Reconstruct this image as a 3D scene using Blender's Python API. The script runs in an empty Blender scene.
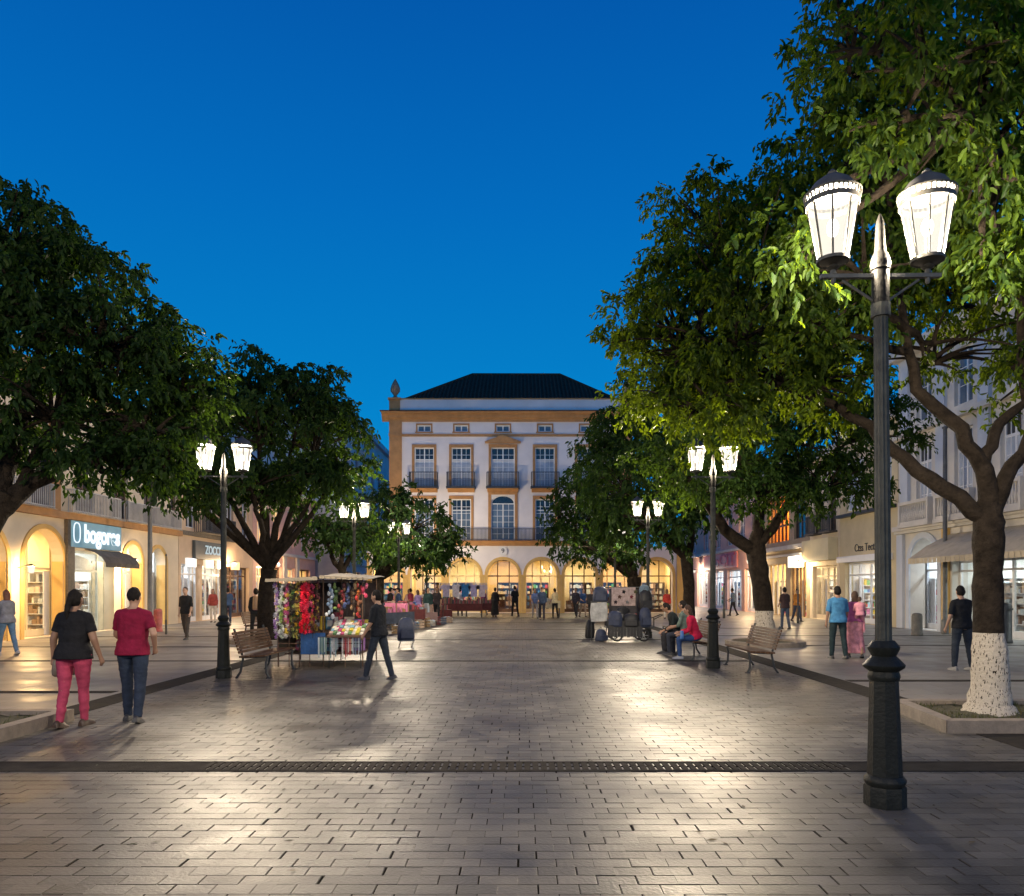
import bpy, bmesh, math, random
import numpy as np
from mathutils import Vector, Matrix, noise as mnoise
R = math.radians
SC = bpy.context.scene
COL = SC.collection
# ------------------------------------------------------------------ camera, sky, exposure
FPX, VX, HY, CH = 750.0, 520.0, 588.0, 1.70
cam = bpy.data.objects.new('camera', bpy.data.cameras.new('camera'))
COL.objects.link(cam); SC.camera = cam
cam.location = (0, 0, CH); cam.rotation_euler = (R(90), 0, 0)
cam.data.sensor_width = 36; cam.data.sensor_fit = 'HORIZONTAL'
cam.data.lens = FPX/1024*36
cam.data.shift_x = (512-VX)/1024; cam.data.shift_y = (HY-448)/1024
cam.data.clip_start = .05; cam.data.clip_end = 1500
W = bpy.data.worlds.new('World'); SC.world = W; W.use_nodes = True
nt = W.node_tree; nt.nodes.clear()
out = nt.nodes.new('ShaderNodeOutputWorld'); bg = nt.nodes.new('ShaderNodeBackground')
tc = nt.nodes.new('ShaderNodeTexCoord'); sx = nt.nodes.new('ShaderNodeSeparateXYZ')
rp = nt.nodes.new('ShaderNodeValToRGB'); sky = nt.nodes.new('ShaderNodeTexSky')
mx = nt.nodes.new('ShaderNodeMix'); mx.data_type = 'RGBA'; mx.blend_type = 'ADD'
sky.sky_type = 'NISHITA'; sky.sun_disc = False; sky.sun_elevation = R(-4); sky.sun_rotation = R(200)
nt.links.new(tc.outputs['Generated'], sx.inputs[0]); nt.links.new(sx.outputs['Z'], rp.inputs[0])
els = rp.color_ramp.elements
els[0].position = 0.0; els[0].color = (.010, .30, .66, 1)
els[1].position = 1.0; els[1].color = (.001, .06, .29, 1)
for p, c in ((.22, (.001, .228, .60, 1)), (.45, (.0005, .148, .51, 1)), (.64, (.0005, .093, .40, 1))):
    e = els.new(p); e.color = c
nt.links.new(rp.outputs[0], mx.inputs['A']); nt.links.new(sky.outputs[0], mx.inputs['B'])
mx.inputs['Factor'].default_value = .03
nt.links.new(mx.outputs['Result'], bg.inputs[0]); bg.inputs[1].default_value = 1.0
nt.links.new(bg.outputs[0], out.inputs[0])
SC.view_settings.view_transform = 'Standard'; SC.view_settings.look = 'None'
SC.view_settings.exposure = 0.0; SC.view_settings.gamma = 1
SC.cycles.use_denoising = True
SC.cycles.max_bounces = 6; SC.cycles.diffuse_bounces = 3; SC.cycles.glossy_bounces = 3
SC.cycles.transparent_max_bounces = 12; SC.cycles.transmission_bounces = 4
SC.cycles.sample_clamp_indirect = 6; SC.cycles.caustics_reflective = False; SC.cycles.caustics_refractive = False
LAMP_W, SHOP_W = 2900.0, 165.0
rnd = random.Random(7)
# ------------------------------------------------------------------ helpers
def at(px, d, py=None):
    return ((px-VX)*d/FPX, d, 0 if py is None else CH-(py-HY)*d/FPX)
class MB:
    def __init__(s): s.v = []; s.f = []; s.mi = []; s.m = 0
    def add(s, vs, fs):
        o = len(s.v); s.v += [tuple(v) for v in vs]; s.f += [tuple(i+o for i in f) for f in fs]; s.mi += [s.m]*len(fs); return s
    def quad(s, a, b, c, d): return s.add([a, b, c, d], [(0, 1, 2, 3)])
    def box(s, x0, x1, y0, y1, z0, z1, M=None):
        vs = [Vector(p) for p in ((x0,y0,z0),(x1,y0,z0),(x1,y1,z0),(x0,y1,z0),(x0,y0,z1),(x1,y0,z1),(x1,y1,z1),(x0,y1,z1))]
        if M is not None: vs = [M @ v for v in vs]
        return s.add(vs, [(0,3,2,1),(4,5,6,7),(0,1,5,4),(1,2,6,5),(2,3,7,6),(3,0,4,7)])
    def prism(s, poly, y0, y1, axis='y', M=None):
        # poly of (a,b) swept along one axis
        def P(a, b, t): return {'y': (a, t, b), 'x': (t, a, b), 'z': (a, b, t)}[axis]
        n = len(poly); vs = [Vector(P(a, b, y0)) for a, b in poly]+[Vector(P(a, b, y1)) for a, b in poly]
        if M is not None: vs = [M @ v for v in vs]
        return s.add(vs, [tuple(range(n)), tuple(range(2*n-1, n-1, -1))]+[(i, i+n, (i+1) % n+n, (i+1) % n) for i in range(n)])
    def lathe(s, prof, n=16, c=(0,0), rot=0, cap=True, sx=1, sy=1):
        vs = []; k = len(prof)
        for r, z in prof:
            for i in range(n):
                a = rot+2*math.pi*i/n; vs.append((c[0]+r*math.cos(a)*sx, c[1]+r*math.sin(a)*sy, z))
        fs = [(j*n+i, j*n+(i+1) % n, (j+1)*n+(i+1) % n, (j+1)*n+i) for j in range(k-1) for i in range(n)]
        if cap: fs += [tuple(range(n-1, -1, -1)), tuple((k-1)*n+i for i in range(n))]
        return s.add(vs, fs)
    def tube(s, pts, rad, n=8, cap=True, jit=0.0, rg=None):
        pts = [Vector(p) for p in pts]; k = len(pts)
        if not hasattr(rad, '__len__'): rad = [rad]*k
        vs = []; up = None
        for j in range(k):
            t = (pts[min(j+1, k-1)]-pts[max(j-1, 0)]).normalized()
            if up is None:
                up = Vector((0,1,0)) if abs(t.y) < .9 else Vector((1,0,0))
            u = (up-t*up.dot(t)).normalized(); w = t.cross(u); up = u
            for i in range(n):
                a = 2*math.pi*i/n; rr = rad[j]*(1+(rg.uniform(-jit, jit) if rg else 0))
                vs.append(pts[j]+u*math.cos(a)*rr+w*math.sin(a)*rr)
        fs = [(j*n+i, j*n+(i+1) % n, (j+1)*n+(i+1) % n, (j+1)*n+i) for j in range(k-1) for i in range(n)]
        if cap: fs += [tuple(range(n-1, -1, -1)), tuple((k-1)*n+i for i in range(n))]
        return s.add(vs, fs)
    def ball(s, c, r, n=10, m=7, M=None):
        if not hasattr(r, '__len__'): r = (r, r, r)
        c = Vector(c); vs = []
        for j in range(1, m):
            ph = math.pi*j/m
            for i in range(n):
                a = 2*math.pi*i/n
                v = Vector((r[0]*math.sin(ph)*math.cos(a), r[1]*math.sin(ph)*math.sin(a), r[2]*math.cos(ph)))
                vs.append(c+(M @ v if M is not None else v))
        t = Vector((0,0,r[2])); b = -t
        vs += [c+(M @ t if M is not None else t), c+(M @ b if M is not None else b)]
        T = (m-1)*n; fs = [(j*n+i, j*n+(i+1) % n, (j+1)*n+(i+1) % n, (j+1)*n+i) for j in range(m-2) for i in range(n)]
        fs += [(T, (i+1) % n, i) for i in range(n)]+[(T+1, (m-2)*n+i, (m-2)*n+(i+1) % n) for i in range(n)]
        return s.add(vs, fs)
    def cone(s, p0, p1, r0, r1, n=10): # capsule
        s.tube([p0, p1], [r0, r1], n); s.ball(p0, r0, n, 6); s.ball(p1, r1, n, 6); return s
    def mesh(s, name):
        me = bpy.data.meshes.new(name); me.from_pydata(s.v, [], s.f); me.update(); return me
    def build(s, name, mats, parent=None, smooth=False, loc=None, rz=None):
        me = s.mesh(name)
        for m in (mats if isinstance(mats, (list, tuple)) else [mats]): me.materials.append(m)
        if any(s.mi): me.polygons.foreach_set('material_index', s.mi)
        bm = bmesh.new(); bm.from_mesh(me); bmesh.ops.recalc_face_normals(bm, faces=bm.faces); bm.to_mesh(me); bm.free()
        if smooth:
            me.polygons.foreach_set('use_smooth', [True]*len(me.polygons))
            try: me.set_sharp_from_angle(angle=R(42))
            except Exception: pass
        return link(name, me, parent, loc, rz)
def link(name, me, parent=None, loc=None, rz=None):
    o = bpy.data.objects.new(name, me); COL.objects.link(o)
    if parent is not None: o.parent = parent
    if loc is not None: o.location = loc
    if rz is not None: o.rotation_euler = (0, 0, rz)
    return o
def tag(o, label, cat, group=None, kind=None):
    if label: o['label'] = label
    if cat: o['category'] = cat
    if group: o['group'] = group
    if kind: o['kind'] = kind
    return o
def thing(name, label, cat, loc=(0,0,0), rz=0, group=None):
    return tag(link(name, None, None, loc, rz), label, cat, group)
def struct(o): o['kind'] = 'structure'; return o
def copy_tree(o, parent=None):
    c = o.copy(); COL.objects.link(c)
    if parent is not None: c.parent = parent; c.matrix_parent_inverse = o.matrix_parent_inverse
    for ch in list(o.children): copy_tree(ch, c)
    return c
# ------------------------------------------------------------------ materials
MATS = {}
def pm(name, col, rough=.6, var=.18, scale=3.0, bump=0.0, bscale=None, metal=0.0, spec=.5, island=0.0, col2=None, emit=None, rvar=0, coat=0, bdist=.02):
    if name in MATS: return MATS[name]
    m = bpy.data.materials.new(name); m.use_nodes = True; n = m.node_tree; b = n.nodes['Principled BSDF']
    tc = n.nodes.new('ShaderNodeTexCoord'); no = n.nodes.new('ShaderNodeTexNoise')
    no.inputs['Scale'].default_value = scale; no.inputs['Detail'].default_value = 6; no.inputs['Roughness'].default_value = .62
    n.links.new(tc.outputs['Object'], no.inputs['Vector'])
    r = n.nodes.new('ShaderNodeValToRGB'); e = r.color_ramp.elements
    c2 = col2 or tuple(min(1, c*(1+var)) for c in col); c1 = tuple(c*(1-var) for c in col)
    e[0].position = .3; e[0].color = (*c1, 1); e[1].position = .7; e[1].color = (*c2, 1)
    n.links.new(no.outputs['Fac'], r.inputs[0]); cs = r.outputs[0]
    if island:
        g = n.nodes.new('ShaderNodeNewGeometry'); hv = n.nodes.new('ShaderNodeHueSaturation')
        mr = n.nodes.new('ShaderNodeMapRange'); mr.inputs['To Min'].default_value = 1-island; mr.inputs['To Max'].default_value = 1+island
        n.links.new(g.outputs['Random Per Island'], mr.inputs['Value']); n.links.new(mr.outputs[0], hv.inputs['Value'])
        n.links.new(cs, hv.inputs['Color']); cs = hv.outputs[0]
    n.links.new(cs, b.inputs['Base Color'])
    b.inputs['Roughness'].default_value = rough; b.inputs['Metallic'].default_value = metal
    b.inputs['Specular IOR Level'].default_value = spec
    if coat: b.inputs['Coat Weight'].default_value = coat
    if rvar:
        mr = n.nodes.new('ShaderNodeMapRange'); mr.inputs['From Min'].default_value = .3; mr.inputs['From Max'].default_value = .7
        mr.inputs['To Min'].default_value = rough-rvar; mr.inputs['To Max'].default_value = rough+rvar
        n.links.new(no.outputs['Fac'], mr.inputs[0]); n.links.new(mr.outputs[0], b.inputs['Roughness'])
    if bump:
        bp = n.nodes.new('ShaderNodeBump'); bp.inputs['Strength'].default_value = bump; bp.inputs['Distance'].default_value = bdist
        n2 = n.nodes.new('ShaderNodeTexNoise'); n2.inputs['Scale'].default_value = bscale or scale*6; n2.inputs['Detail'].default_value = 5
        n.links.new(tc.outputs['Object'], n2.inputs['Vector']); n.links.new(n2.outputs['Fac'], bp.inputs['Height'])
        n.links.new(bp.outputs[0], b.inputs['Normal'])
    if emit: b.inputs['Emission Color'].default_value = (*emit[:3], 1); b.inputs['Emission Strength'].default_value = emit[3]
    MATS[name] = m; return m
def glow(name, col, st):
    if name in MATS: return MATS[name]
    m = bpy.data.materials.new(name); m.use_nodes = True; n = m.node_tree; n.nodes.clear()
    o = n.nodes.new('ShaderNodeOutputMaterial'); e = n.nodes.new('ShaderNodeEmission')
    e.inputs[0].default_value = (*col, 1); e.inputs[1].default_value = st
    n.links.new(e.outputs[0], o.inputs[0]); MATS[name] = m; return m
def glass(name, tint=(.95,.97,1), refl=.12, rough=.03):
    if name in MATS: return MATS[name]
    m = bpy.data.materials.new(name); m.use_nodes = True; n = m.node_tree; n.nodes.clear()
    o = n.nodes.new('ShaderNodeOutputMaterial'); t = n.nodes.new('ShaderNodeBsdfTransparent'); g = n.nodes.new('ShaderNodeBsdfGlossy')
    x = n.nodes.new('ShaderNodeMixShader'); t.inputs[0].default_value = (*tint, 1); g.inputs['Roughness'].default_value = rough
    x.inputs[0].default_value = refl
    n.links.new(t.outputs[0], x.inputs[1]); n.links.new(g.outputs[0], x.inputs[2]); n.links.new(x.outputs[0], o.inputs[0]); MATS[name] = m; return m
def lantern_glass():
    m = bpy.data.materials.new('opal lantern glass'); m.use_nodes = True; n = m.node_tree; n.nodes.clear()
    o = n.nodes.new('ShaderNodeOutputMaterial'); t = n.nodes.new('ShaderNodeBsdfTransparent'); e = n.nodes.new('ShaderNodeEmission')
    x = n.nodes.new('ShaderNodeAddShader'); t.inputs[0].default_value = (.32, .31, .30, 1)
    e.inputs[0].default_value = (1, .93, .80, 1); e.inputs[1].default_value = .8
    n.links.new(t.outputs[0], x.inputs[0]); n.links.new(e.outputs[0], x.inputs[1]); n.links.new(x.outputs[0], o.inputs[0]); return m
def multi(name, cols, rough=.5, em=0.0):
    if name in MATS: return MATS[name]
    m = bpy.data.materials.new(name); m.use_nodes = True; n = m.node_tree; b = n.nodes['Principled BSDF']
    g = n.nodes.new('ShaderNodeNewGeometry'); r = n.nodes.new('ShaderNodeValToRGB'); r.color_ramp.interpolation = 'CONSTANT'
    e = r.color_ramp.elements
    while len(e) < len(cols): e.new(.5)
    for i, c in enumerate(cols): e[i].position = i/len(cols); 
    for i, c in enumerate(cols): e[i].color = (*c, 1)
    no = n.nodes.new('ShaderNodeTexNoise'); no.inputs['Scale'].default_value = 18
    hv = n.nodes.new('ShaderNodeHueSaturation'); mr = n.nodes.new('ShaderNodeMapRange'); mr.inputs['To Min'].default_value = .6; mr.inputs['To Max'].default_value = 1.4
    n.links.new(no.outputs['Fac'], mr.inputs[0]); n.links.new(mr.outputs[0], hv.inputs['Value'])
    n.links.new(g.outputs['Random Per Island'], r.inputs[0]); n.links.new(r.outputs[0], hv.inputs['Color']); n.links.new(hv.outputs[0], b.inputs['Base Color'])
    b.inputs['Roughness'].default_value = rough; MATS[name] = m; return m
def leafmat(name, c1, c2, tr):
    m = bpy.data.materials.new(name); m.use_nodes = True; n = m.node_tree; b = n.nodes['Principled BSDF']; o = n.nodes['Material Output']
    g = n.nodes.new('ShaderNodeNewGeometry'); r = n.nodes.new('ShaderNodeValToRGB'); e = r.color_ramp.elements
    e[0].position = 0; e[0].color = (*c1, 1); e[1].position = 1; e[1].color = (*c2, 1)
    n.links.new(g.outputs['Random Per Island'], r.inputs[0]); n.links.new(r.outputs[0], b.inputs['Base Color'])
    b.inputs['Roughness'].default_value = .5; b.inputs['Specular IOR Level'].default_value = .09
    t = n.nodes.new('ShaderNodeBsdfTranslucent'); t.inputs[0].default_value = (*tr, 1)
    x = n.nodes.new('ShaderNodeMixShader'); x.inputs[0].default_value = .36
    n.links.new(b.outputs[0], x.inputs[1]); n.links.new(t.outputs[0], x.inputs[2]); n.links.new(x.outputs[0], o.inputs[0]); return m
def bark(name, white_to):
    m = pm(name, (.019, .0145, .011), .95, .55, 7, 1.0, 22, spec=.12, bdist=(.025 if white_to else .06)); n = m.node_tree; b = n.nodes['Principled BSDF']
    if white_to:
        src = b.inputs['Base Color'].links[0].from_socket
        tc = n.nodes.new('ShaderNodeTexCoord'); s = n.nodes.new('ShaderNodeSeparateXYZ'); no = n.nodes.new('ShaderNodeTexNoise')
        no.inputs['Scale'].default_value = 60; no.inputs['Detail'].default_value = 6; mp = n.nodes.new('ShaderNodeMapping'); mp.inputs['Scale'].default_value = (1, 1, .3)
        n.links.new(tc.outputs['Object'], s.inputs[0]); n.links.new(tc.outputs['Object'], mp.inputs[0]); n.links.new(mp.outputs[0], no.inputs['Vector'])
        a = n.nodes.new('ShaderNodeMath'); a.operation = 'LESS_THAN'; a.inputs[1].default_value = white_to
        n.links.new(s.outputs['Z'], a.inputs[0])
        l = n.nodes.new('ShaderNodeMath'); l.operation = 'LESS_THAN'; l.inputs[1].default_value = .60
        n.links.new(no.outputs['Fac'], l.inputs[0])
        mu = n.nodes.new('ShaderNodeMath'); mu.operation = 'MULTIPLY'; n.links.new(a.outputs[0], mu.inputs[0]); n.links.new(l.outputs[0], mu.inputs[1])
        x = n.nodes.new('ShaderNodeMix'); x.data_type = 'RGBA'; n.links.new(mu.outputs[0], x.inputs['Factor'])
        n.links.new(src, x.inputs['A']); x.inputs['B'].default_value = (.43, .385, .32, 1); n.links.new(x.outputs['Result'], b.inputs['Base Color'])
    return m
def slabs(name, c1, c2, mort, bw, bh, rough=.4):
    m = bpy.data.materials.new(name); m.use_nodes = True; n = m.node_tree; b = n.nodes['Principled BSDF']
    tc = n.nodes.new('ShaderNodeTexCoord'); br = n.nodes.new('ShaderNodeTexBrick')
    n.links.new(tc.outputs['Object'], br.inputs['Vector'])
    br.inputs['Color1'].default_value = (*c1, 1); br.inputs['Color2'].default_value = (*c2, 1); br.inputs['Mortar'].default_value = (*mort, 1)
    br.inputs['Scale'].default_value = 1; br.inputs['Brick Width'].default_value = bw; br.inputs['Row Height'].default_value = bh; br.inputs['Mortar Size'].default_value = .006
    no = n.nodes.new('ShaderNodeTexNoise'); no.inputs['Scale'].default_value = 1.3; no.inputs['Detail'].default_value = 8
    n.links.new(tc.outputs['Object'], no.inputs['Vector'])
    hv = n.nodes.new('ShaderNodeHueSaturation'); mr = n.nodes.new('ShaderNodeMapRange'); mr.inputs['To Min'].default_value = .55; mr.inputs['To Max'].default_value = 1.45
    n.links.new(no.outputs['Fac'], mr.inputs[0]); n.links.new(mr.outputs[0], hv.inputs['Value']); n.links.new(br.outputs['Color'], hv.inputs['Color']); n.links.new(hv.outputs[0], b.inputs['Base Color'])
    m2 = n.nodes.new('ShaderNodeMapRange'); m2.inputs['From Min'].default_value = .3; m2.inputs['From Max'].default_value = .7; m2.inputs['To Min'].default_value = rough-.12; m2.inputs['To Max'].default_value = rough+.15
    n.links.new(no.outputs['Fac'], m2.inputs[0]); n.links.new(m2.outputs[0], b.inputs['Roughness'])
    bp = n.nodes.new('ShaderNodeBump'); bp.inputs['Strength'].default_value = .35; bp.inputs['Distance'].default_value = .01
    n.links.new(br.outputs['Fac'], bp.inputs['Height']); bp.invert = True; n.links.new(bp.outputs[0], b.inputs['Normal'])
    MATS[name] = m; return m
M_paver = pm('grey paver', (.076, .069, .059), .44, .5, .9, .22, 40, island=.3, rvar=.14, spec=.42)
M_joint = pm('joint sand', (.012, .0105, .009), .95, .4, 20, spec=.02)
M_dark = pm('dark stone strip', (.038, .034, .029), .9, .3, 6, .5, 60, spec=.04)
M_kerb = pm('granite kerb', (.20, .165, .13), .6, .25, 8, .4, 60)
M_soil = pm('mossy soil', (.045, .04, .018), .95, .5, 7, 1, 40)
M_moss = multi('moss blades', [(.05,.06,.012), (.07,.075,.02), (.035,.045,.01), (.08,.065,.025)], .8)
M_side = slabs('pavement slabs', (.19, .172, .148), (.15, .137, .12), (.09, .08, .07), .9, .6, .42)
M_white = pm('white plaster', (.76, .72, .72), .8, .1, .55, .15, 30)
M_trim = pm('ochre stone trim', (.42, .22, .085), .75, .18, 2.5, .2, 30)
M_yell = pm('yellow plaster', (.62, .40, .13), .75, .14, 1.5, .15, 30)
M_cream = pm('cream plaster', (.66, .55, .40), .8, .1, 1.0, .2, 25)
M_peach = pm('peach plaster', (.62, .45, .30), .8, .1, 1.0, .2, 25)
M_pink = pm('pink plaster', (.72, .44, .35), .8, .12, 1.0, .2, 25)
M_pale = pm('pale stone', (.60, .56, .50), .75, .12, 1.2, .25, 25)
M_paleblue = pm('pale blue plaster', (.52, .55, .60), .8, .1, 1.0, .2, 25)
M_bluegrey = pm('blue grey plaster', (.50, .51, .54), .85, .2, .5, .2, 20)
M_brown = pm('brown wood', (.11, .06, .035), .6, .3, 5, .3)
M_bstone = pm('dark brown stone', (.09, .075, .06), .7, .4, 8, .4)
M_tile = pm('dark roof tile', (.10, .052, .034), .9, .4, 6, .5, 20, spec=.05)
M_iron = pm('dark iron', (.03, .033, .036), .5, .3, 6)
M_greyiron = pm('blue grey iron', (.028, .034, .045), .5, .2, 6)
M_frame = pm('white painted frame', (.75, .75, .76), .45, .06, 3)
M_pane = pm('window pane', (.10, .14, .20), .08, .4, .7, spec=.9)
M_dpane = pm('dark window pane', (.02, .025, .035), .1, .4, .7, spec=.9)
M_curtain = pm('curtained pane', (.42, .47, .55), .25, .25, 1.4, spec=.7)
M_glass = glass('shop glass')
M_inwall = pm('warm interior wall', (.78, .66, .42), .8, .08, 1)
M_inwhite = pm('white interior wall', (.80, .79, .75), .8, .06, 1)
M_infloor = pm('shop floor', (.40, .30, .2), .35, .15, 2)
M_wood = pm('varnished bench wood', (.105, .05, .022), .5, .4, 7, .3, 30, spec=.3)
M_pole = pm('dark green cast iron', (.015, .016, .013), .5, .35, 10, .3, 40, spec=.22)
M_polelt = pm('weathered silver paint', (.085, .085, .075), .5, .3, 12, .2, 40)
M_lampglass = lantern_glass()
M_goods = multi('mixed goods', [(.55,.06,.06),(.75,.72,.66),(.05,.16,.42),(.62,.45,.06),(.08,.3,.12),(.6,.2,.35),(.05,.05,.06),(.7,.65,.6),(.25,.5,.6),(.35,.2,.1)])
M_dgoods = multi('dark goods', [(.05,.03,.03),(.12,.03,.03),(.25,.08,.06),(.03,.03,.05),(.18,.1,.06),(.4,.3,.26),(.3,.05,.07)])
M_lgoods = multi('pale goods', [(.7,.7,.68),(.55,.62,.66),(.75,.6,.5),(.4,.45,.5),(.8,.78,.7),(.3,.2,.15)])
M_steel = pm('brushed steel', (.45, .45, .46), .35, .15, 9, metal=.8)
M_canvas = pm('cream canvas', (.24, .205, .155), .85, .2, 3, .3)
def fab(name, c, var=.3): return pm('cloth '+name, c, .88, var, 7, .9, 13, spec=.2)
# ------------------------------------------------------------------ ground, plaza paving
struct(MB().box(-400, 400, -40, 900, -.5, -.008).build('ground', M_joint))
def paving():
    L, H, j = .23, .136, .0055; rg = np.random.default_rng(3); cs = []
    r = 0; y = 2.6
    while y < 51.0:
        lo, hi = (-7.6, 7.4) if y < 9.6 else (-6.25, 5.85)
        n = int((hi-lo)/L); xs = lo+np.arange(n)*L+(L/2 if r % 2 else 0)+rg.normal(0, .004, n)
        cs.append(np.stack([xs, np.full(n, y)+rg.normal(0, .0012, n)], 1)); y += H; r += 1
    c = np.concatenate(cs); N = len(c); w = L/2-j/2; h = H/2-j/2; b = .003
    z = rg.normal(0, .0007, N); tx = rg.normal(0, .002, N); ty = rg.normal(0, .0032, N); ra = rg.normal(0, .006, N)
    loc = np.array([(-w,-h,-1),(w,-h,-1),(w,h,-1),(-w,h,-1),(-w,-h,0),(w,-h,0),(w,h,0),(-w,h,0),(-w+b,-h+b,1),(w-b,-h+b,1),(w-b,h-b,1),(-w+b,h-b,1)])
    V = np.zeros((N, 12, 3)); V[:, :, 0] = c[:, None, 0]+loc[None, :, 0]-ra[:, None]*loc[None, :, 1]; V[:, :, 1] = c[:, None, 1]+loc[None, :, 1]+ra[:, None]*loc[None, :, 0]
    zl = np.where(loc[:, 2] < 0, -.03, np.where(loc[:, 2] == 0, -.0006, .0))
    V[:, :, 2] = zl[None]+z[:, None]+tx[:, None]*loc[None, :, 0]+ty[:, None]*loc[None, :, 1]
    F = np.array([(8,9,10,11),(4,5,9,8),(5,6,10,9),(6,7,11,10),(7,4,8,11),(0,1,5,4),(1,2,6,5),(2,3,7,6),(3,0,4,7)])
    faces = (F[None]+(np.arange(N)*12)[:, None, None]).reshape(-1, 4)
    return npmesh('plaza_paving', V.reshape(-1, 3), faces)
def npmesh(name, V, F):
    me = bpy.data.meshes.new(name); n, k = F.shape
    me.vertices.add(len(V)); me.vertices.foreach_set('co', V.astype(np.float32).ravel())
    me.loops.add(n*k); me.loops.foreach_set('vertex_index', F.astype(np.int32).ravel())
    me.polygons.add(n); me.polygons.foreach_set('loop_start', np.arange(0, n*k, k, dtype=np.int32))
    me.update(calc_edges=True); return me
me = paving(); me.materials.append(M_paver); me.polygons.foreach_set('use_smooth', [False]*len(me.polygons)); struct(link('plaza_paving', me))
struct(MB().box(-30, -6.26, 9.7, 120, -.005, .002).box(-30, -7.6, 0, 9.7, -.005, .002).build('pavement', M_side))
struct(MB().box(5.86, 30, 9.55, 120, -.005, .002).box(7.35, 30, 0, 9.55, -.005, .002).build('pavement', M_side))
struct(MB().box(-6.26, 5.86, 50.9, 120, -.005, .001).build('street', M_side))
st = MB()
st.box(-6.45, -5.95, 9.65, 50, -.01, .007); st.box(5.42, 5.95, 10.6, 50, -.01, .007)
st.box(5.3, 5.95, 3, 8.72, -.01, .007)
st.box(-16, 5.3, 17.35, 17.55, -.01, .0062); st.box(-16.2, -6.6, 12.1, 12.35, -.01, .0062); st.box(6, 16.2, 13.6, 13.85, -.01, .0062)
for d in (21.5, 26.0, 31.0): st.box(-16.2, -6.6, d, d+.22, -.01, .0064); st.box(6.1, 16.2, d+.6, d+.8, -.01, .0064)
for d in (24.5, 30.5, 36.5, 42.5): st.box(-5.7, 5.2, d, d+.2, -.01, .0064)
st.build('paving_strip', M_dark); struct(COL.objects['paving_strip'])
dr = MB(); dr.box(-7.6, 7.4, 6.94, 6.99, -.01, .009).box(-7.6, 7.4, 7.27, 7.32, -.01, .009).box(-7.6, -3.0, 6.99, 7.27, -.01, .006).box(3.1, 7.4, 6.99, 7.27, -.01, .006)
struct(dr.build('drain_channel', M_dark))
gr = MB(); x = -3.0
while x < 3.08:
    for k in range(2): gr.box(x, x+.055, 6.995+k*.14, 6.995+k*.14+.127, -.02, .009)
    x += .078
gr.box(-3.0, 3.1, 7.124, 7.133, -.02, .0085)
tag(gr.build('drain_grate', pm('grate metal', (.03, .026, .022), .8, .4, 8, spec=.06)), 'long slotted metal drain grate set across the paving', 'drain')
# ------------------------------------------------------------------ facade tools
def top_of(op, u):
    a, b, c, d, rise = op
    if not rise: return d
    r = (b-a)/2; t = max(0, 1-((u-(a+b)/2)/r)**2); return d-rise+rise*math.sqrt(t)
def wall(mb, u0, u1, z0, z1, ops, t, y0=0.0, NA=14):
    bp = {u0, u1}
    for a, b, c, d, rise in ops:
        bp |= {a, b}
        if rise:
            for i in range(1, NA): bp.add((a+b)/2-(b-a)/2*math.cos(math.pi*i/NA))
    bp = sorted(x for x in bp if u0-1e-6 <= x <= u1+1e-6)
    for ua, ub in zip(bp, bp[1:]):
        if ub-ua < 1e-5: continue
        um = (ua+ub)/2; cov = sorted([o for o in ops if o[0] < um < o[1]], key=lambda o: o[2]); la = lb = z0
        for o in cov:
            if o[2] > min(la, lb)+1e-4: mb.quad((ua, y0, la), (ub, y0, lb), (ub, y0, o[2]), (ua, y0, o[2]))
            la, lb = top_of(o, ua), top_of(o, ub)
        mb.quad((ua, y0, la), (ub, y0, lb), (ub, y0, z1), (ua, y0, z1))
    for o in ops:
        a, b, c, d, rise = o
        mb.quad((a, y0, c), (a, y0+t, c), (a, y0+t, d-rise), (a, y0, d-rise)); mb.quad((b, y0, c), (b, y0+t, c), (b, y0+t, d-rise), (b, y0, d-rise))
        us = [(a+b)/2-(b-a)/2*math.cos(math.pi*i/NA) for i in range(NA+1)] if rise else [a, b]
        for ua, ub in zip(us, us[1:]):
            za, zb = top_of(o, ua), top_of(o, ub); mb.quad((ua, y0, za), (ub, y0, zb), (ub, y0+t, zb), (ua, y0+t, za))
        if c > z0+.01: mb.quad((a, y0, c), (b, y0, c), (b, y0+t, c), (a, y0+t, c))
def shell(mb, u0, u1, z0, z1, D, t):
    mb.quad((u0,0,z0),(u0,D,z0),(u0,D,z1),(u0,0,z1)); mb.quad((u1,0,z0),(u1,D,z0),(u1,D,z1),(u1,0,z1))
    mb.quad((u0,D,z0),(u1,D,z0),(u1,D,z1),(u0,D,z1)); mb.quad((u0,0,z1),(u1,0,z1),(u1,D,z1),(u0,D,z1))
def arch_trim(mb, op, w, proud=.05, z0=0.0, NA=18, jamb=True):
    a, b, c, d, rise = op; m = (a+b)/2; r = (b-a)/2+.004; s = d-rise; k = rise/((b-a)/2)
    P = [(math.cos(math.pi*i/NA), math.sin(math.pi*i/NA)) for i in range(NA+1)]
    for (c0, s0), (c1, s1) in zip(P, P[1:]):
        poly = [(m+r*c0, s+r*k*s0), (m+(r+w)*c0, s+(r*k+w)*s0), (m+(r+w)*c1, s+(r*k+w)*s1), (m+r*c1, s+r*k*s1)]
        mb.prism(poly, -proud, -.001)
    if jamb:
        mb.box(m-r-w, m-r, -proud, -.001, z0, s); mb.box(m+r, m+r+w, -proud, -.001, z0, s)
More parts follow.
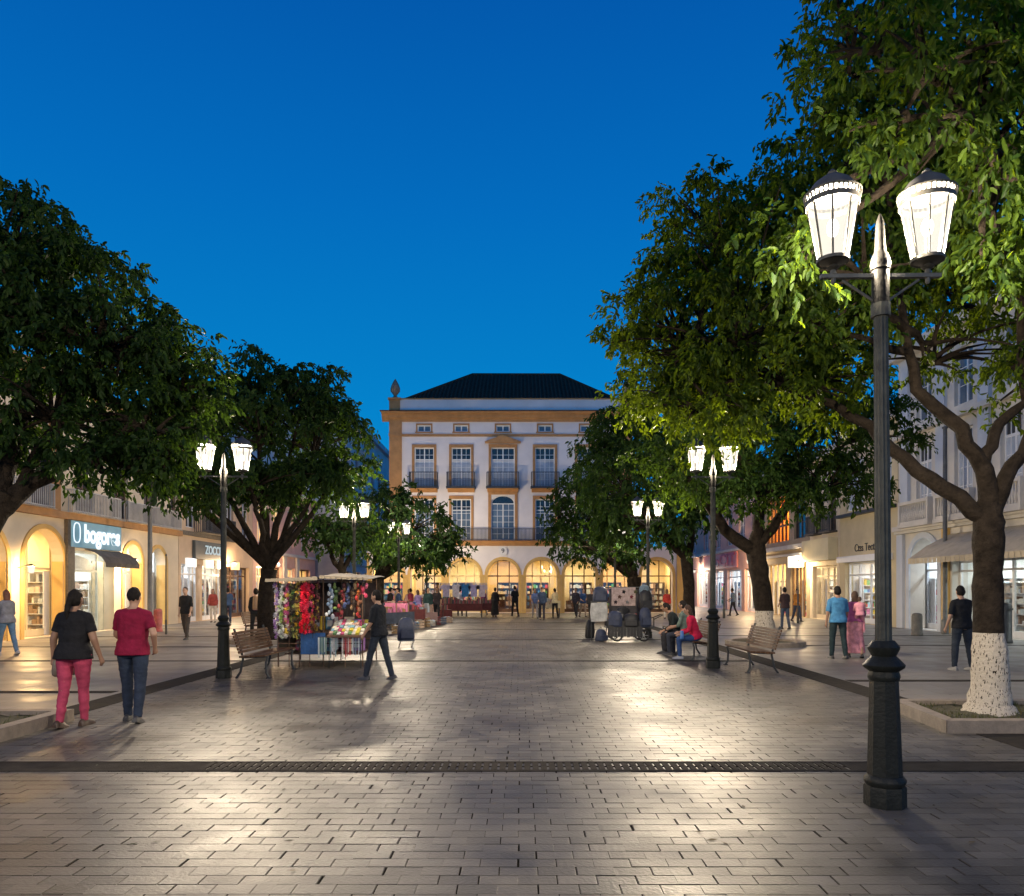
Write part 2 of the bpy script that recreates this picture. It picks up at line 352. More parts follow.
def window(par, a, b, c, d, y, nx=2, nz=4, trans=None, fm=None, pane=None, fw=.06, bar=.025, name='window'):
    fm = fm or M_frame; pane = pane or M_pane; mb = MB()
    a += .003; b -= .003; c += .003; d -= .003
    mb.box(a, a+fw, y-.03, y+.03, c, d).box(b-fw, b, y-.03, y+.03, c, d).box(a+fw, b-fw, y-.03, y+.03, c, c+fw).box(a+fw, b-fw, y-.03, y+.03, d-fw, d)
    m = (a+b)/2; mb.box(m-fw*.6, m+fw*.6, y-.028, y+.025, c+fw, d-fw)
    if trans: mb.box(a+fw, m-fw*.6, y-.027, y+.022, trans-fw/2, trans+fw/2).box(m+fw*.6, b-fw, y-.027, y+.022, trans-fw/2, trans+fw/2)
    for h in ((a+fw, m-fw*.6), (m+fw*.6, b-fw)):
        for i in range(1, nx):
            u = h[0]+(h[1]-h[0])*i/nx; mb.box(u-bar/2, u+bar/2, y-.015, y+.01, c+fw, d-fw)
        for i in range(1, nz):
            z = c+fw+(d-c-2*fw)*i/nz; mb.box(h[0], h[1], y-.0145, y+.0095, z-bar/2, z+bar/2)
    o = mb.build(name, fm, par)
    if isinstance(pane, tuple):
        MB().box(a+fw/2, b-fw/2, y+.012, y+.02, c+fw/2, trans).build('pane', pane[0], o); MB().box(a+fw/2, b-fw/2, y+.012, y+.02, trans, d-fw/2).build('pane', pane[1], o)
    else: MB().box(a+fw/2, b-fw/2, y+.012, y+.02, c+fw/2, d-fw/2).build('pane', pane, o)
    return o
def surround(mb, a, b, c, d, w, proud=.06, bottom=True, head=0.0):
    mb.box(a-w, a-.004, -proud, -.001, c, d).box(b+.004, b+w, -proud, -.001, c, d).box(a-w, b+w, -proud-.01, -.001, d+.004, d+w+head)
    if bottom: mb.box(a-w-.05, b+w+.05, -proud-.05, -.001, c-w*.8, c-.004)
def railing(mb, a, b, dep, z, h, sp=.11, bar=.026):
    y = -dep; mb.box(a, b, y, y+.04, z+h-.04, z+h).box(a, b, y, y+.035, z+.05, z+.08)
    n = max(2, int((b-a)/sp))
    for i in range(n+1):
        u = a+.01+(b-a-.02)*i/n; w = bar*(2 if i in (0, n) else 1); mb.box(u-w/2, u+w/2, y+.008, y+.008+bar, z, z+h-.02)
    for u in (a, b-.03):
        mb.box(u, u+.03, y+.04, 0, z+h-.04, z+h)
        for k in range(1, int(dep/sp)): mb.box(u+.005, u+.005+bar, y+k*sp, y+k*sp+bar, z, z+h-.03)
def balcony(par, a, b, dep, z, h, slab=M_trim, rail=M_greyiron, th=.14, sp=.11):
    o = MB().box(a-.05, b+.05, -dep-.05, -.001, z-th, z).build('balcony', slab, par)
    mb = MB(); railing(mb, a, b, dep, z, h, sp); mb.build('railing', rail, o); return o
def text_obj(name, body, size, mat, par, loc, rot, ext=.02, sx=1.0, bold=0.0):
    cu = bpy.data.curves.new(name, 'FONT'); cu.body = body; cu.size = size; cu.extrude = ext; cu.offset = bold; cu.align_x = 'CENTER'; cu.align_y = 'CENTER'
    t = bpy.data.objects.new('tmp', cu); COL.objects.link(t); dg = bpy.context.evaluated_depsgraph_get()
    me = bpy.data.meshes.new_from_object(t.evaluated_get(dg)); bpy.data.objects.remove(t)
    me.materials.clear(); me.materials.append(mat); o = link(name, me, par, loc); o.rotation_euler = rot; o.scale = (sx, 1, 1); return o
def area(par, loc, sx, sy, power, col):
    L = bpy.data.lights.new('ceiling_light', 'AREA'); L.shape = 'RECTANGLE'; L.size = sx; L.size_y = sy; L.energy = power; L.color = col
    o = link('ceiling_light_source', L, par, loc); return o
def room(par, a, b, y0, y1, h, wm, col, power, z0=.02):
    mb = MB(); mb.quad((a,y1,z0),(b,y1,z0),(b,y1,h),(a,y1,h)); mb.quad((a,y0,z0),(a,y1,z0),(a,y1,h),(a,y0,h)); mb.quad((b,y0,z0),(b,y1,z0),(b,y1,h),(b,y0,h))
    mb.quad((a,y0,h),(b,y0,h),(b,y1,h),(a,y1,h)); mb.m = 1; mb.quad((a,y0,z0),(b,y0,z0),(b,y1,z0),(a,y1,z0))
    mb.build('interior', [wm, M_infloor], par)
    w = (b-a)*.6; ym = y0+(y1-y0)*.45; zz = h-.06
    MB().box((a+b)/2-w/2, (a+b)/2+w/2, ym-.15, ym+.15, zz, h-.005).build('ceiling_lamp', glow("lamp "+str(col), col, 7), par)
    area(par, ((a+b)/2, ym, zz-.02), w, .3, power*SHOP_W, col)
def shelf(loc, rz, w, h, dep, rows, label, goods=None, frame=None, seed=1, grp='shelves inside the shops'):
    rg = random.Random(seed); t = thing('display_shelf', label, 'shelf', loc, rz, grp); f = MB(); g = MB()
    f.box(-w/2, -w/2+.04, 0, dep, 0, h).box(w/2-.04, w/2, 0, dep, 0, h).box(-w/2+.04, w/2-.04, dep-.02, dep, 0, h)
    for k in range(rows+1): f.box(-w/2+.04, w/2-.04, 0, dep-.02, k*(h-.03)/rows, k*(h-.03)/rows+.03)
    for k in range(rows):
        u = -w/2+.07; z = k*(h-.03)/rows+.03; H = (h-.03)/rows-.05
        while u < w/2-.15:
            gw = rg.uniform(.06, .2); gh = H*rg.uniform(.4, .95)
            if u+gw < w/2-.05 and rg.random() < .88: g.box(u, u+gw, .02, dep-.06, z+.001, z+gh)
            u += gw+.015
    f.build('frame', frame or M_frame, t); g.build('goods', goods or M_goods, t); return t
def shopfront(par, a, b, y, h, trans, door=None, fm=None, n=3):
    """glazed shopfront with posts, a transom and one framed door"""
    fm = fm or M_frame; mb = MB(); fw = .07
    mb.box(a+.002, b-.002, y, y+.08, h-.09, h-.002).box(a+.002, b-.002, y+.003, y+.083, trans, trans+.08).box(a+.002, b-.002, y+.002, y+.12, .021, .25 if door is None else .06)
    for i in range(n+1):
        u = a+.002+(b-a-fw-.004)*i/n; mb.box(u, u+fw, y-.01, y+.09, .02, h-.003)
    o = mb.build('shopfront', fm, par)
    MB().box(a+.02, b-.02, y+.03, y+.038, .25, h-.05).build('pane', M_glass, o)
    return o
def side_shelf(par, side, a, b, yc, w, h, label, goods, seed):
    # a shelf against the far side wall of a shop, facing along the street
    p, rz = put(par, b-.42 if side == 'L' else a+.42, yc); shelf(p, rz+(R(-90) if side == 'L' else R(90)), w, h, .38, 6, label, goods, M_frame, seed)
def put(par, u, y, z=0.0):
    M = Matrix.Translation(par.location) @ Matrix.Rotation(par.rotation_euler[2], 4, 'Z'); p = M @ Vector((u, y, z)); return p, par.rotation_euler[2]
# ------------------------------------------------------------------ the arcaded town house at the end of the plaza
def main_house():
    t = thing('arcade_house', 'white three storey mansion with ochre trim and lit ground floor arcade', 'building', (0, 51, 0))
    X0, X1 = -8.85, 7.6; AC = -1.16; P = 2.62
    arches = [(AC+k*P-1.05, AC+k*P+1.05, .02, 3.62, 1.05) for k in range(-3, 5)]
    g = MB(); wall(g, -10.4, 11.2, 0, 4.52, arches, .55); shell(g, -10.4, 11.2, 0, 4.52, 9, .55)
    g.m = 0; g.build('arcade_wall', M_white, t)
    y = MB()
    for a in arches: arch_trim(y, a, .2, .06)
    for k in range(-3, 4):
        u = AC+k*P+P/2; y.box(u-.045, u+.045, -.085, -.003, 0, 2.57); y.box(u-.29, u+.29, -.1, -.062, 2.42, 2.6)
    y.box(10.65, 11.2, -.1, -.002, 0, 4.1); y.box(-10.4, -10.25, -.1, -.002, 0, 4.1)
    y.build('arch_surround', M_yell, t)
    for k, a in enumerate(arches):
        wm = M_inwall; col = ((1, .62, .22), (1, .70, .32), (1, .80, .48))[k % 3]
        room(t, a[0]-.22, a[1]+.22, .56, 4.2, 3.75, wm, col, 1.0)
        shopfront(t, a[0]-.2, a[1]+.2, 1.5, 3.7, 2.5, fm=M_brown if k % 2 else M_inwall, n=3 if k % 2 else 4)
        p, rz = put(t, (a[0]+a[1])/2+(.3 if k % 2 else -.2), 3.0); shelf(p, rz, 1.6, 2.1, .4, 5, ['tall shelf of goods glowing inside the %s arch of the white mansion' % w for w in ('far left', 'second', 'third', 'fourth', 'fifth', 'sixth', 'seventh', 'far right')][k], M_lgoods if k % 2 else M_goods, M_brown, k+3)
        if k in (2, 3, 4, 5):
            p, rz = put(t, (a[0]+a[1])/2-.35, 2.4); 
            mb = MB(); mb.box(-.45, .45, 0, .4, .02, .8)
            tag(mb.build('shop_counter', M_wood, None, loc=p, rz=rz), 'wooden counter inside the %s lit arch of the mansion' % ('third', 'fourth', 'fifth', 'sixth')[k-2], 'counter', 'counters inside the arcade')
    # upper storeys
    cw = [AC-5.35, AC-2.83, AC, AC+2.86, AC+5.72]
    ops = []
    for i, c in enumerate(cw):
        w = .80 if i == 2 else .66
        ops.append((c-w, c+w, 4.93, 8.02 if i == 2 else 7.75, .55 if i == 2 else 0)); ops.append((c-w, c+w, 8.62, 11.25, 0))
        ops.append((c-.46, c+.46, 12.32, 12.78, 0))
    u = MB(); wall(u, X0, X1, 4.52, 13.0, ops, .35); shell(u, X0, X1, 4.53, 13.0, 9, .35); u.build('upper_wall', M_white, t)
    tr = MB()
    tr.box(X0-.03, X0+.82, -.12, -.002, 4.9, 13.0); tr.box(X1-.82, X1+.03, -.12, -.002, 4.9, 13.0)
    tr.box(X0+.82, X1-.82, -.08, -.002, 12.0, 12.16); tr.box(X0-.06, X0+.85, -.16, -.121, 12.0, 12.2); tr.box(X1-.85, X1+.06, -.16, -.121, 12.0, 12.2)
    tr.box(X0-.03, X1+.03, -.1, -.003, 4.56, 4.89)
    for i, c in enumerate(cw):
        w = .80 if i == 2 else .66
        surround(tr, c-w, c+w, 4.93, 8.05 if i == 2 else 7.75, .2 if i == 2 else .17, .07, False, .05); surround(tr, c-w, c+w, 8.62, 11.25, .17, .07, False, .04)
        surround(tr, c-.46, c+.46, 12.32, 12.78, .1, .04, True)
    tr.prism([(cw[2]-1.22, 11.52), (cw[2]+1.22, 11.52), (cw[2]+1.22, 11.62), (cw[2], 12.06), (cw[2]-1.22, 11.62)], -.32, -.09)
    tr.build('stone_trim', M_trim, t)
    co = MB()
    prof = [(0, 13.0), (-.12, 13.0), (-.16, 13.14), (-.3, 13.24), (-.34, 13.4), (-.5, 13.48), (-.56, 13.6), (0, 13.6)]
    co.prism(prof, X0-.5, X1+.5, 'x'); co.build('cornice', M_trim, t)
    MB().prism([(-.62, 13.605), (-.62, 13.66), (0, 13.72), (0, 13.605)], X0-.58, X1+.58, 'x').build('eaves_tile', M_tile, t)
    MB().box(X0+.05, X1-.05, .1, 8.9, 13.6, 14.55).build('parapet', M_white, t)
    MB().box(X0+.02, X1-.02, .02, 8.95, 14.552, 14.62).build('parapet_cap', M_trim, t)
    for s in (X0+.32, X1-.32):
        MB().box(s-.36, s+.36, -.06, .66, 13.7, 14.5).box(s-.44, s+.44, -.14, .74, 14.5, 14.63).build('corner_pedestal', M_trim, t)
        MB().lathe([(.1, 14.63), (.2, 14.72), (.1, 14.82), (.13, 14.9), (.32, 15.15), (.33, 15.35), (.22, 15.65), (.08, 15.9), (.02, 16.0)], 14, (s, .3)).build('finial', pm('urn stone', (.2, .16, .12), .8, .3, 6), t, True)
    # hipped roof with raised tile ribs
    e0, e1, r0, r1, z0, z1, yr = X0+1.0, X1-1.0, -3.6, 3.0, 14.63, 17.9, 6.0
    r = MB(); A, B, C, D = (e0, .5, z0), (e1, .5, z0), (r1, yr, z1), (r0, yr, z1); E, F = (e0, 11.5, z0), (e1, 11.5, z0)
    r.quad(A, B, C, D); r.add([B, F, C], [(0,1,2)]); r.add([E, A, D], [(0,1,2)]); r.quad(F, E, D, C)
    x = e0+.12
    while x < e1-.1:
        f = min(1, (x-e0)/(r0-e0), (e1-x)/(e1-r1)); p = (x, .42, z0+.02); q = (x, .5+(yr-.5)*f, z0+(z1-z0)*f+.03); r.tube([p, q], .075, 6, True); x += .27
    r.tube([A, D, C, B], .13, 6); r.build('roof', M_tile, t, True)
    for i, c in enumerate(cw):
        w = .80 if i == 2 else .66
        window(t, c-w, c+w, 8.62, 11.25, .16, 2, 6, 10.45, pane=(M_curtain, M_dpane)); window(t, c-.46, c+.46, 12.32, 12.78, .12, 1, 1, pane=M_pane, fw=.07)
        if i == 2:
            window(t, c-w, c+w, 4.93, 7.47, .16, 2, 6, pane=M_pane)
            f = MB(); arch_trim(f, (c-w+.07, c+w-.07, 4.9, 7.95, .48), .06, .03, jamb=False); o = f.build('fanlight', M_frame, t, loc=(0, .18, 0))
            mb = MB(); mb.prism([(c+.76*math.cos(math.pi*k/12), 7.47+.54*math.sin(math.pi*k/12)) for k in range(13)], .0, .01); mb.build('pane', M_dpane, o)
        else: window(t, c-w, c+w, 4.93, 7.75, .16, 2, 6, 7.0, pane=(M_pane, M_dpane))
        balcony(t, c-w-.28, c+w+.28, .55, 8.55, .98, M_greyiron, M_greyiron, .12, .1)
        MB().prism([(-.5, 8.42), (-.002, 8.42), (-.002, 8.2), (-.25, 8.28)], c-w-.25, c+w+.25, 'x').build('balcony_bracket', M_trim, t)
    balcony(t, AC-3.6, AC+3.7, .5, 4.91, .8, M_trim, M_greyiron, .01, .09)
    mb = MB(); mb.lathe([(.3, 0), (.3, .06)], 20); o = mb.build('house_number_disc', M_frame, t, loc=(AC, -.06, 4.2)); o.rotation_euler = (R(90), 0, 0)
    text_obj('house_number', '9', .46, M_iron, t, (AC, -.14, 4.2), (R(90), 0, 0), .006)
    return t
main_house()
# ------------------------------------------------------------------ side facades
def facade(name, label, side, X, d0, d1):
    if side == 'L': return thing(name, label, 'building', (X, d0, 0), R(90)), (lambda d: d-d0)
    return thing(name, label, 'building', (X, d1, 0), R(-90)), (lambda d: d1-d)
def span(U, da, db): a, b = U(da), U(db); return (min(a, b), max(a, b))
WARM, NEUT, COOL = (1, .70, .32), (1, .86, .62), (.92, .97, 1)
# --- left, cream arcade building with the blue shop sign
t, U = facade('shop_building', 'cream arcade building with warm lit arches and a blue shop sign', 'L', -16.4, 14, 36); LEN = 22
ar = [span(U, a, b)+(.02, s, (b-a)/2) for a, b, s in ((16.0, 18.2, 3.72), (18.7, 20.9, 3.72), (21.6, 23.95, 3.72), (24.75, 26.95, 3.75), (31.0, 32.5, 3.55), (33.2, 34.7, 3.5))]
shop = span(U, 27.5, 30.3)+(.02, 3.1, 0)
up = []
for d in np.arange(15.2, 35.5, 2.5): up.append(span(U, d, d+1.2)+(4.55, 7.2, 0))
w = MB(); wall(w, 0, LEN, 0, 9.2, ar+[shop]+up, .42); shell(w, 0, LEN, 0, 9.2, 9, .42); w.build('wall', M_cream, t)
for a in ar: y = MB(); arch_trim(y, a, .16, .05); y.build('arch_surround', M_yell, t)
for a in ar:
    MB().box(a[0]+.002, a[0]+.03, .01, .41, .02, a[3]-a[4]).build('arch_jamb', M_yell, t); MB().box(a[1]-.03, a[1]-.002, .01, .41, .02, a[3]-a[4]).build('arch_jamb', M_yell, t)
MB().box(0, LEN, -.22, -.002, 4.18, 4.42).build('ledge', M_trim, t)
MB().box(0, LEN, -.4, 0, 8.9, 9.25).build('cornice', M_trim, t)
MB().box(*span(U, 26.98, 27.4), -.14, -.003, 0, 4.17).build('pilaster', M_bstone, t)
MB().box(*span(U, 26.1, 26.6), -.12, -.003, 4.43, 7.5).build('pilaster', M_trim, t)
for a in up: window(t, a[0], a[1], 4.55, 7.2, .15, 1, 3, fm=M_brown, pane=M_dpane)
for a, b in ((14.5, 20), (20.6, 25.9), (27.0, 30.2), (30.8, 35.6)):
    a, b = span(U, a, b); balcony(t, a, b, .35, 4.43, .85, M_cream, pm('white rail', (.5, .48, .45), .6), .01, .1)
for k, a in enumerate(ar):
    room(t, a[0]-.25, a[1]+.25, .43, 3.9, 3.85, M_inwall if k != 5 else M_inwhite, (WARM, WARM, WARM, WARM, NEUT, COOL)[k], 1.5)
    if k > 1: side_shelf(t, 'L', a[0]-.25, a[1]+.25, 1.55, 1.9, 2.3, '%s shelf on the inner side wall of the %s left arch' % (('crowded', 'white', 'tall', 'blue')[k-2], ('leftmost visible', 'big golden', 'first narrow', 'second narrow')[k-2]), (M_goods, M_lgoods, M_goods, M_lgoods)[k-2], 130+k)
    shopfront(t, a[0]-.2, a[1]+.2, .6, 3.83, 2.35, fm=M_inwall if k < 4 else M_frame, n=2)
    p, rz = put(t, (a[0]+a[1])/2+.15, 1.75); shelf(p, rz, 1.5, 2.0, .35, 6, 'white shelf behind the %s left arcade arch' % ('first', 'second', 'leftmost', 'tall lit', 'narrow lit', 'bluish lit')[k], M_lgoods if k < 4 else M_goods, M_frame, k+20)
a, b = shop[:2]
room(t, a-.05, b+.05, .43, 3.6, 3.3, M_inwhite, (.95, 1, .92), .7); side_shelf(t, 'L', a-.05, b+.05, 1.6, 1.6, 2.0, 'pale shelf on the side wall inside the shop under the blue sign', M_lgoods, 140)
m_ = a+(b-a)*.62
o = MB().box(a+.002, m_, .05, .11, .02, .42).box(a+.002, a+.07, .052, .112, .42, 3.08).box(m_-.07, m_, .053, .113, .42, 3.08).box(a+.07, m_-.07, .054, .114, 2.3, 2.38).box(a+.07, m_-.07, .055, .115, 3.0, 3.08).build('display_window', pm('sage frame', (.45, .52, .5), .5), t)
MB().box(a+.07, m_-.07, .08, .088, .42, 3.0).build('pane', M_glass, o)
MB().prism([(a+.08, 2.39)]+[(a+.08+(m_-a-.2)*math.sin(math.pi/2*k/8), 2.39+.55*math.cos(math.pi/2*k/8)) for k in range(9)], .12, .16).build('fanlight', pm('lit opal panel', (.8, .85, .78), .4), t)
MB().box(m_+.05, b-.2, .3, .36, .02, 2.75).build('door', pm('sage door', (.35, .36, .3), .5), t)
p, rz = put(t, (a+b)/2-.5, 1.6); shelf(p, rz, 1.3, 1.6, .4, 4, 'small shelf behind the display window under the blue sign', M_lgoods, M_frame, 41)
sa, sb = span(U, 27.15, 30.55)
sg = thing('shop_sign', 'blue shop sign with glowing white lettering above the grey awning', 'sign', *put(t, (sa+sb)/2, -.02, 3.7)); hw = (sb-sa)/2
MB().box(-hw, hw, -.14, -.001, -.5, .46).build('board', pm('blue sign board', (.10, .24, .33), .45, .15, 2, emit=(.10, .26, .36, .35)), sg)
M_let = glow('lit lettering', (.85, .95, 1), 1.25)
text_obj('lettering', 'bogores', .92, M_let, sg, (.30, -.165, .0), (R(90), 0, 0), .012, .82, .035)
lo = MB(); N = 22; ring = []
for k in range(N): 
    a_ = 2*math.pi*k/N; ring.append((-1.38+.2*math.copysign(abs(math.cos(a_))**.7, math.cos(a_)), .03+.36*math.copysign(abs(math.sin(a_))**.7, math.sin(a_))))
lo.tube([(x, -.16, z) for x, z in ring+ring[:1]], .022, 6, False); lo.build('logo_outline', M_let, sg)
aw = thing('awning', 'sagging grey awning under the blue shop sign', 'awning', *put(t, sb-1.05, -.02, 3.15))
pts = [(0, .02), (-.35, -.08), (-.62, -.26), (-.78, -.5)]
q = MB()
for (y0, z0), (y1, z1) in zip(pts, pts[1:]): q.box(-1.25, 1.25, -1, 0, 0, .001) if 0 else q.prism([(y0, z0), (y1, z1), (y1, z1-.02), (y0, z0-.02)], -1.25, 1.25, 'x')
q.build('canopy', pm('grey awning cloth', (.11, .095, .08), .85, .3, 4, .3), aw)
q = MB()
for k in range(12): q.box(-1.25+k*.2085, -1.25+k*.2085+.19, -.79, -.775, -.66, -.5)
q.build('valance', MATS['grey awning cloth'], aw)
# --- left, peach building with small shops
t, U = facade('shop_building', 'peach building with small bright shops and a dark shop sign', 'L', -16.4, 36.05, 46); LEN = 9.95
so = [span(U, a, b)+(.02, 2.9, 0) for a, b in ((36.3, 38.4), (38.7, 41.4), (41.8, 45.4))]
up = [span(U, d, d+1.1)+(4.7, 7.2, 0) for d in (36.8, 39.2, 41.8, 44.2)]
w = MB(); wall(w, 0, LEN, 0, 8.8, so+up, .4); shell(w, 0, LEN, 0, 8.8, 9, .4); w.build('wall', M_peach, t)
MB().box(0, LEN, -.15, -.002, 4.3, 4.5).build('ledge', M_bstone, t); MB().box(0, LEN, -.35, 0, 8.5, 8.85).build('cornice', M_trim, t)
for a in up: window(t, a[0], a[1], 4.7, 7.2, .15, 1, 3, fm=M_frame, pane=M_dpane)
a, b = span(U, 37.6, 42); balcony(t, a, b, .5, 4.52, .9, M_bstone, M_iron, .01, .1)
for k, a in enumerate(so):
    room(t, a[0], a[1], .41, 3.5, 3.2, (M_inwhite, M_inwhite, M_brown)[k], (COOL, NEUT, WARM)[k], .9); side_shelf(t, 'L', a[0], a[1], 1.5, 1.8, 2.2, 'side wall shelf in the %s small shop of the peach building' % ('bright white', 'middle', 'brown wooden')[k], (M_goods, M_lgoods, M_dgoods)[k], 150+k)
    shopfront(t, a[0], a[1], .2, 2.88, 2.35, fm=(M_frame, M_frame, M_brown)[k], n=3)
    for j in range(2):
        p, rz = put(t, a[0]+(a[1]-a[0])*(.28+.45*j), 1.5-j*.7); shelf(p, rz, .9, 2.0, .35, 5, '%s shelf inside the %s small shop of the peach building' % (('rear', 'front')[j], ('bright white', 'middle', 'brown wooden')[k]), (M_lgoods, M_goods, M_dgoods)[k], M_frame if k < 2 else M_brown, 50+k*2+j)
sg = thing('shop_sign', 'dark grey shop sign with pale lettering over the bright small shop', 'sign', *put(t, U(39.4), -.02, 3.65))
MB().box(-1.9, 1.9, -.16, -.001, -.48, .44).build('board', pm('slate sign board', (.06, .075, .085), .5, .2, 3), sg)
text_obj('lettering', 'ZOCCE', .62, glow('soft lettering', (.8, .92, .95), .7), sg, (.3, -.17, 0), (R(90), 0, 0), .01, 1.0, .012)
for j, (d, mt) in enumerate(((37.2, COOL), (39.3, NEUT), (40.8, NEUT), (43.0, WARM))):
    sg = thing('shop_sign', ('small white lit sign under the dark slate sign', 'pale lit sign strip right of the small white lit sign', 'pale lit sign strip beside the tall lamp post', 'orange lit sign above the brown wooden shop')[j], 'sign', *put(t, U(d), -.02, 2.98), 'small lit signs over the shops')
    MB().box(-.5, .5, -.12, -.001, -.24, .2).build('board', pm('lit panel %d' % j, tuple(c*.7 for c in mt), .5, emit=(*mt, .7)), sg)
# --- left, pink building further on
t, U = facade('shop_building', 'salmon pink building with lit doorways behind the flower stall', 'L', -16.4, 46.05, 60); LEN = 13.95
so = [span(U, a, b)+(.02, 3.1, 0) for a, b in ((46.6, 48.6), (49.6, 51.6), (52.6, 54.6), (55.6, 58.6))]
up = [span(U, d, d+1.2)+(4.6, 7.2, 0) for d in (46.8, 49.9, 52.9, 56.2)]
w = MB(); wall(w, 0, LEN, 0, 8.6, so+up, .4); shell(w, 0, LEN, 0, 8.6, 9, .4); w.build('wall', M_pink, t)
MB().box(0, LEN, -.2, -.002, 3.9, 4.1).build('ledge', M_pale, t); MB().box(0, LEN, -.35, 0, 8.3, 8.65).build('cornice', M_pale, t)
for a in up: window(t, a[0], a[1], 4.6, 7.2, .15, 1, 3, fm=M_frame, pane=M_dpane if a[0] > 4 else pm('lit pane', (.5, .3, .1), .4, emit=(1, .6, .25, .9)))
for k, d in enumerate((49.1, 52.1, 55.1)): MB().box(*span(U, d-.3, d+.3), -.12, -.003, 0, 3.88).build('pilaster', M_pale, t)
for k, a in enumerate(so):
    room(t, a[0], a[1], .41, 3, 3.3, M_inwall, WARM, 1.0); shopfront(t, a[0], a[1], .2, 3.08, 2.4, fm=M_brown if k % 2 else M_frame, n=2); side_shelf(t, 'L', a[0], a[1], 1.4, 1.6, 2.1, 'side wall shelf in the %s lit doorway of the salmon building' % ('first', 'second', 'third', 'fourth')[k], M_goods, 160+k)
    p, rz = put(t, (a[0]+a[1])/2, 1.2); shelf(p, rz, 1.4, 2.1, .35, 5, 'shelf in the %s lit doorway of the salmon building' % ('first', 'second', 'third', 'fourth')[k], M_goods, M_brown, 70+k)
# --- left far tower like block
t, U = facade('apartment_building', 'tall blue grey block in shade left of the white mansion', 'L', -14.5, 61, 88); LEN = 27
up = [span(U, d, d+1.3)+(z, z+1.9, 0) for d in (62.5, 66, 69.5, 73, 76.5, 80, 84) for z in (4.6, 8.0, 11.4)]
so = [span(U, d, d+2.2)+(.02, 3.1, 0) for d in (62, 66, 70, 74)]
w = MB(); wall(w, 0, LEN, 0, 16.3, up+so, .4); shell(w, 0, LEN, 0, 16.3, 10, .4); w.build('wall', M_bluegrey, t)
for a in up: window(t, *a[:4], .15, 1, 2, fm=M_bluegrey, pane=M_dpane)
MB().box(0, LEN, -.35, .2, 16.0, 16.5).build('cornice', M_bluegrey, t); MB().box(0, LEN, -.2, -.002, 3.7, 3.95).build('ledge', M_pale, t)
for a in so: room(t, a[0], a[1], .41, 3, 3.3, M_inwall, WARM, 1.0); shopfront(t, a[0], a[1], .2, 3.08, 2.4, fm=M_brown, n=2)
for k, (d, z) in enumerate(((67, 13.9), (79, 12.6))):
    MB().box(*span(U, d, d+1.4), -.5, -.01, z-.5, z+.1).build('air_conditioner', M_bluegrey, t)
# --- right, pale building with balustrades
t, U = facade('shop_building', 'pale stone building with stone balustrades and an arched shop entrance', 'R', 16.3, 12, 32.3); LEN = 20.3
arc = span(U, 29.2, 31.3)+(.02, 3.72, 1.05)
so = [span(U, a, b)+(.02, 2.75, 0) for a, b in ((24.2, 28.3), (19.2, 23.6))]
up = [span(U, d, d+1.15)+(4.75, 7.6, 0) for d in (13.5, 16.2, 18.9, 21.6, 24.3, 27.0, 29.7)]
up2 = [span(U, d, d+1.15)+(8.5, 10.6, 0) for d in (13.5, 16.2, 18.9, 21.6, 24.3, 27.0, 29.7)]
w = MB(); wall(w, 0, LEN, 0, 11.6, [arc]+so+up+up2, .6); shell(w, 0, LEN, 0, 11.6, 9, .6); w.build('wall', M_pale, t)
y = MB(); arch_trim(y, arc, .24, .07); y.build('arch_surround', M_paleblue, t)
y = MB(); y.box(0, LEN, -.3, -.002, 4.1, 4.3).box(0, LEN, -.2, -.003, 3.98, 4.098).box(0, LEN, -.3, -.002, 8.0, 8.2).box(0, LEN, -.5, -.002, 11.3, 11.7); y.build('ledge', M_pale, t)
for d in (12.6, 15.4, 18.1, 20.8, 23.5, 26.2, 28.9, 31.6): MB().box(*span(U, d-.3, d+.3), -.14, -.003, 4.31, 11.28).build('pilaster', M_paleblue, t)
MB().box(*span(U, 31.75, 32.25), -.12, -.004, 0, 3.97).build('pilaster', M_paleblue, t); MB().box(*span(U, 28.4, 28.8), -.12, -.004, 0, 3.97).build('pilaster', M_yell, t)
for a in up: window(t, a[0], a[1], 4.75, 7.6, .18, 2, 4, 6.8, pane=(M_curtain, M_dpane))
for a in up2: window(t, a[0], a[1], 8.5, 10.6, .18, 1, 3, pane=M_pane)
ba = MB()
for a in up:
    u0, u1 = a[0]-.45, a[1]+.45; ba.box(u0, u1, -.45, -.3, 4.32, 4.42).box(u0, u1, -.47, -.28, 5.12, 5.24); n = 13
    for k in range(n): ba.lathe([(.03, 4.42), (.05, 4.6), (.055, 4.72), (.025, 4.9), (.045, 5.12)], 6, (u0+.08+(u1-u0-.16)*k/(n-1), -.375), cap=False)
    ba.box(u0-.12, u0, -.48, -.27, 4.32, 5.26).box(u1, u1+.12, -.48, -.27, 4.32, 5.26); ba.box(u0-.15, u1+.15, -.5, -.301, 4.18, 4.318)
ba.build('balustrade', M_pale, t)
room(t, arc[0]-.2, arc[1]+.2, .61, 3.6, 3.85, M_inwhite, (.85, .95, 1), .8); side_shelf(t, 'R', arc[0]-.2, arc[1]+.2, 1.8, 1.8, 2.1, 'side wall shelf behind the pale stone arch', M_goods, 170); shopfront(t, arc[0]-.18, arc[1]+.18, .75, 3.8, 2.4, fm=M_paleblue, n=2)
p, rz = put(t, (arc[0]+arc[1])/2, 1.6); shelf(p, rz, 1.5, 1.6, .35, 4, 'shelf of goods behind the pale stone arch', M_goods, M_frame, 91)
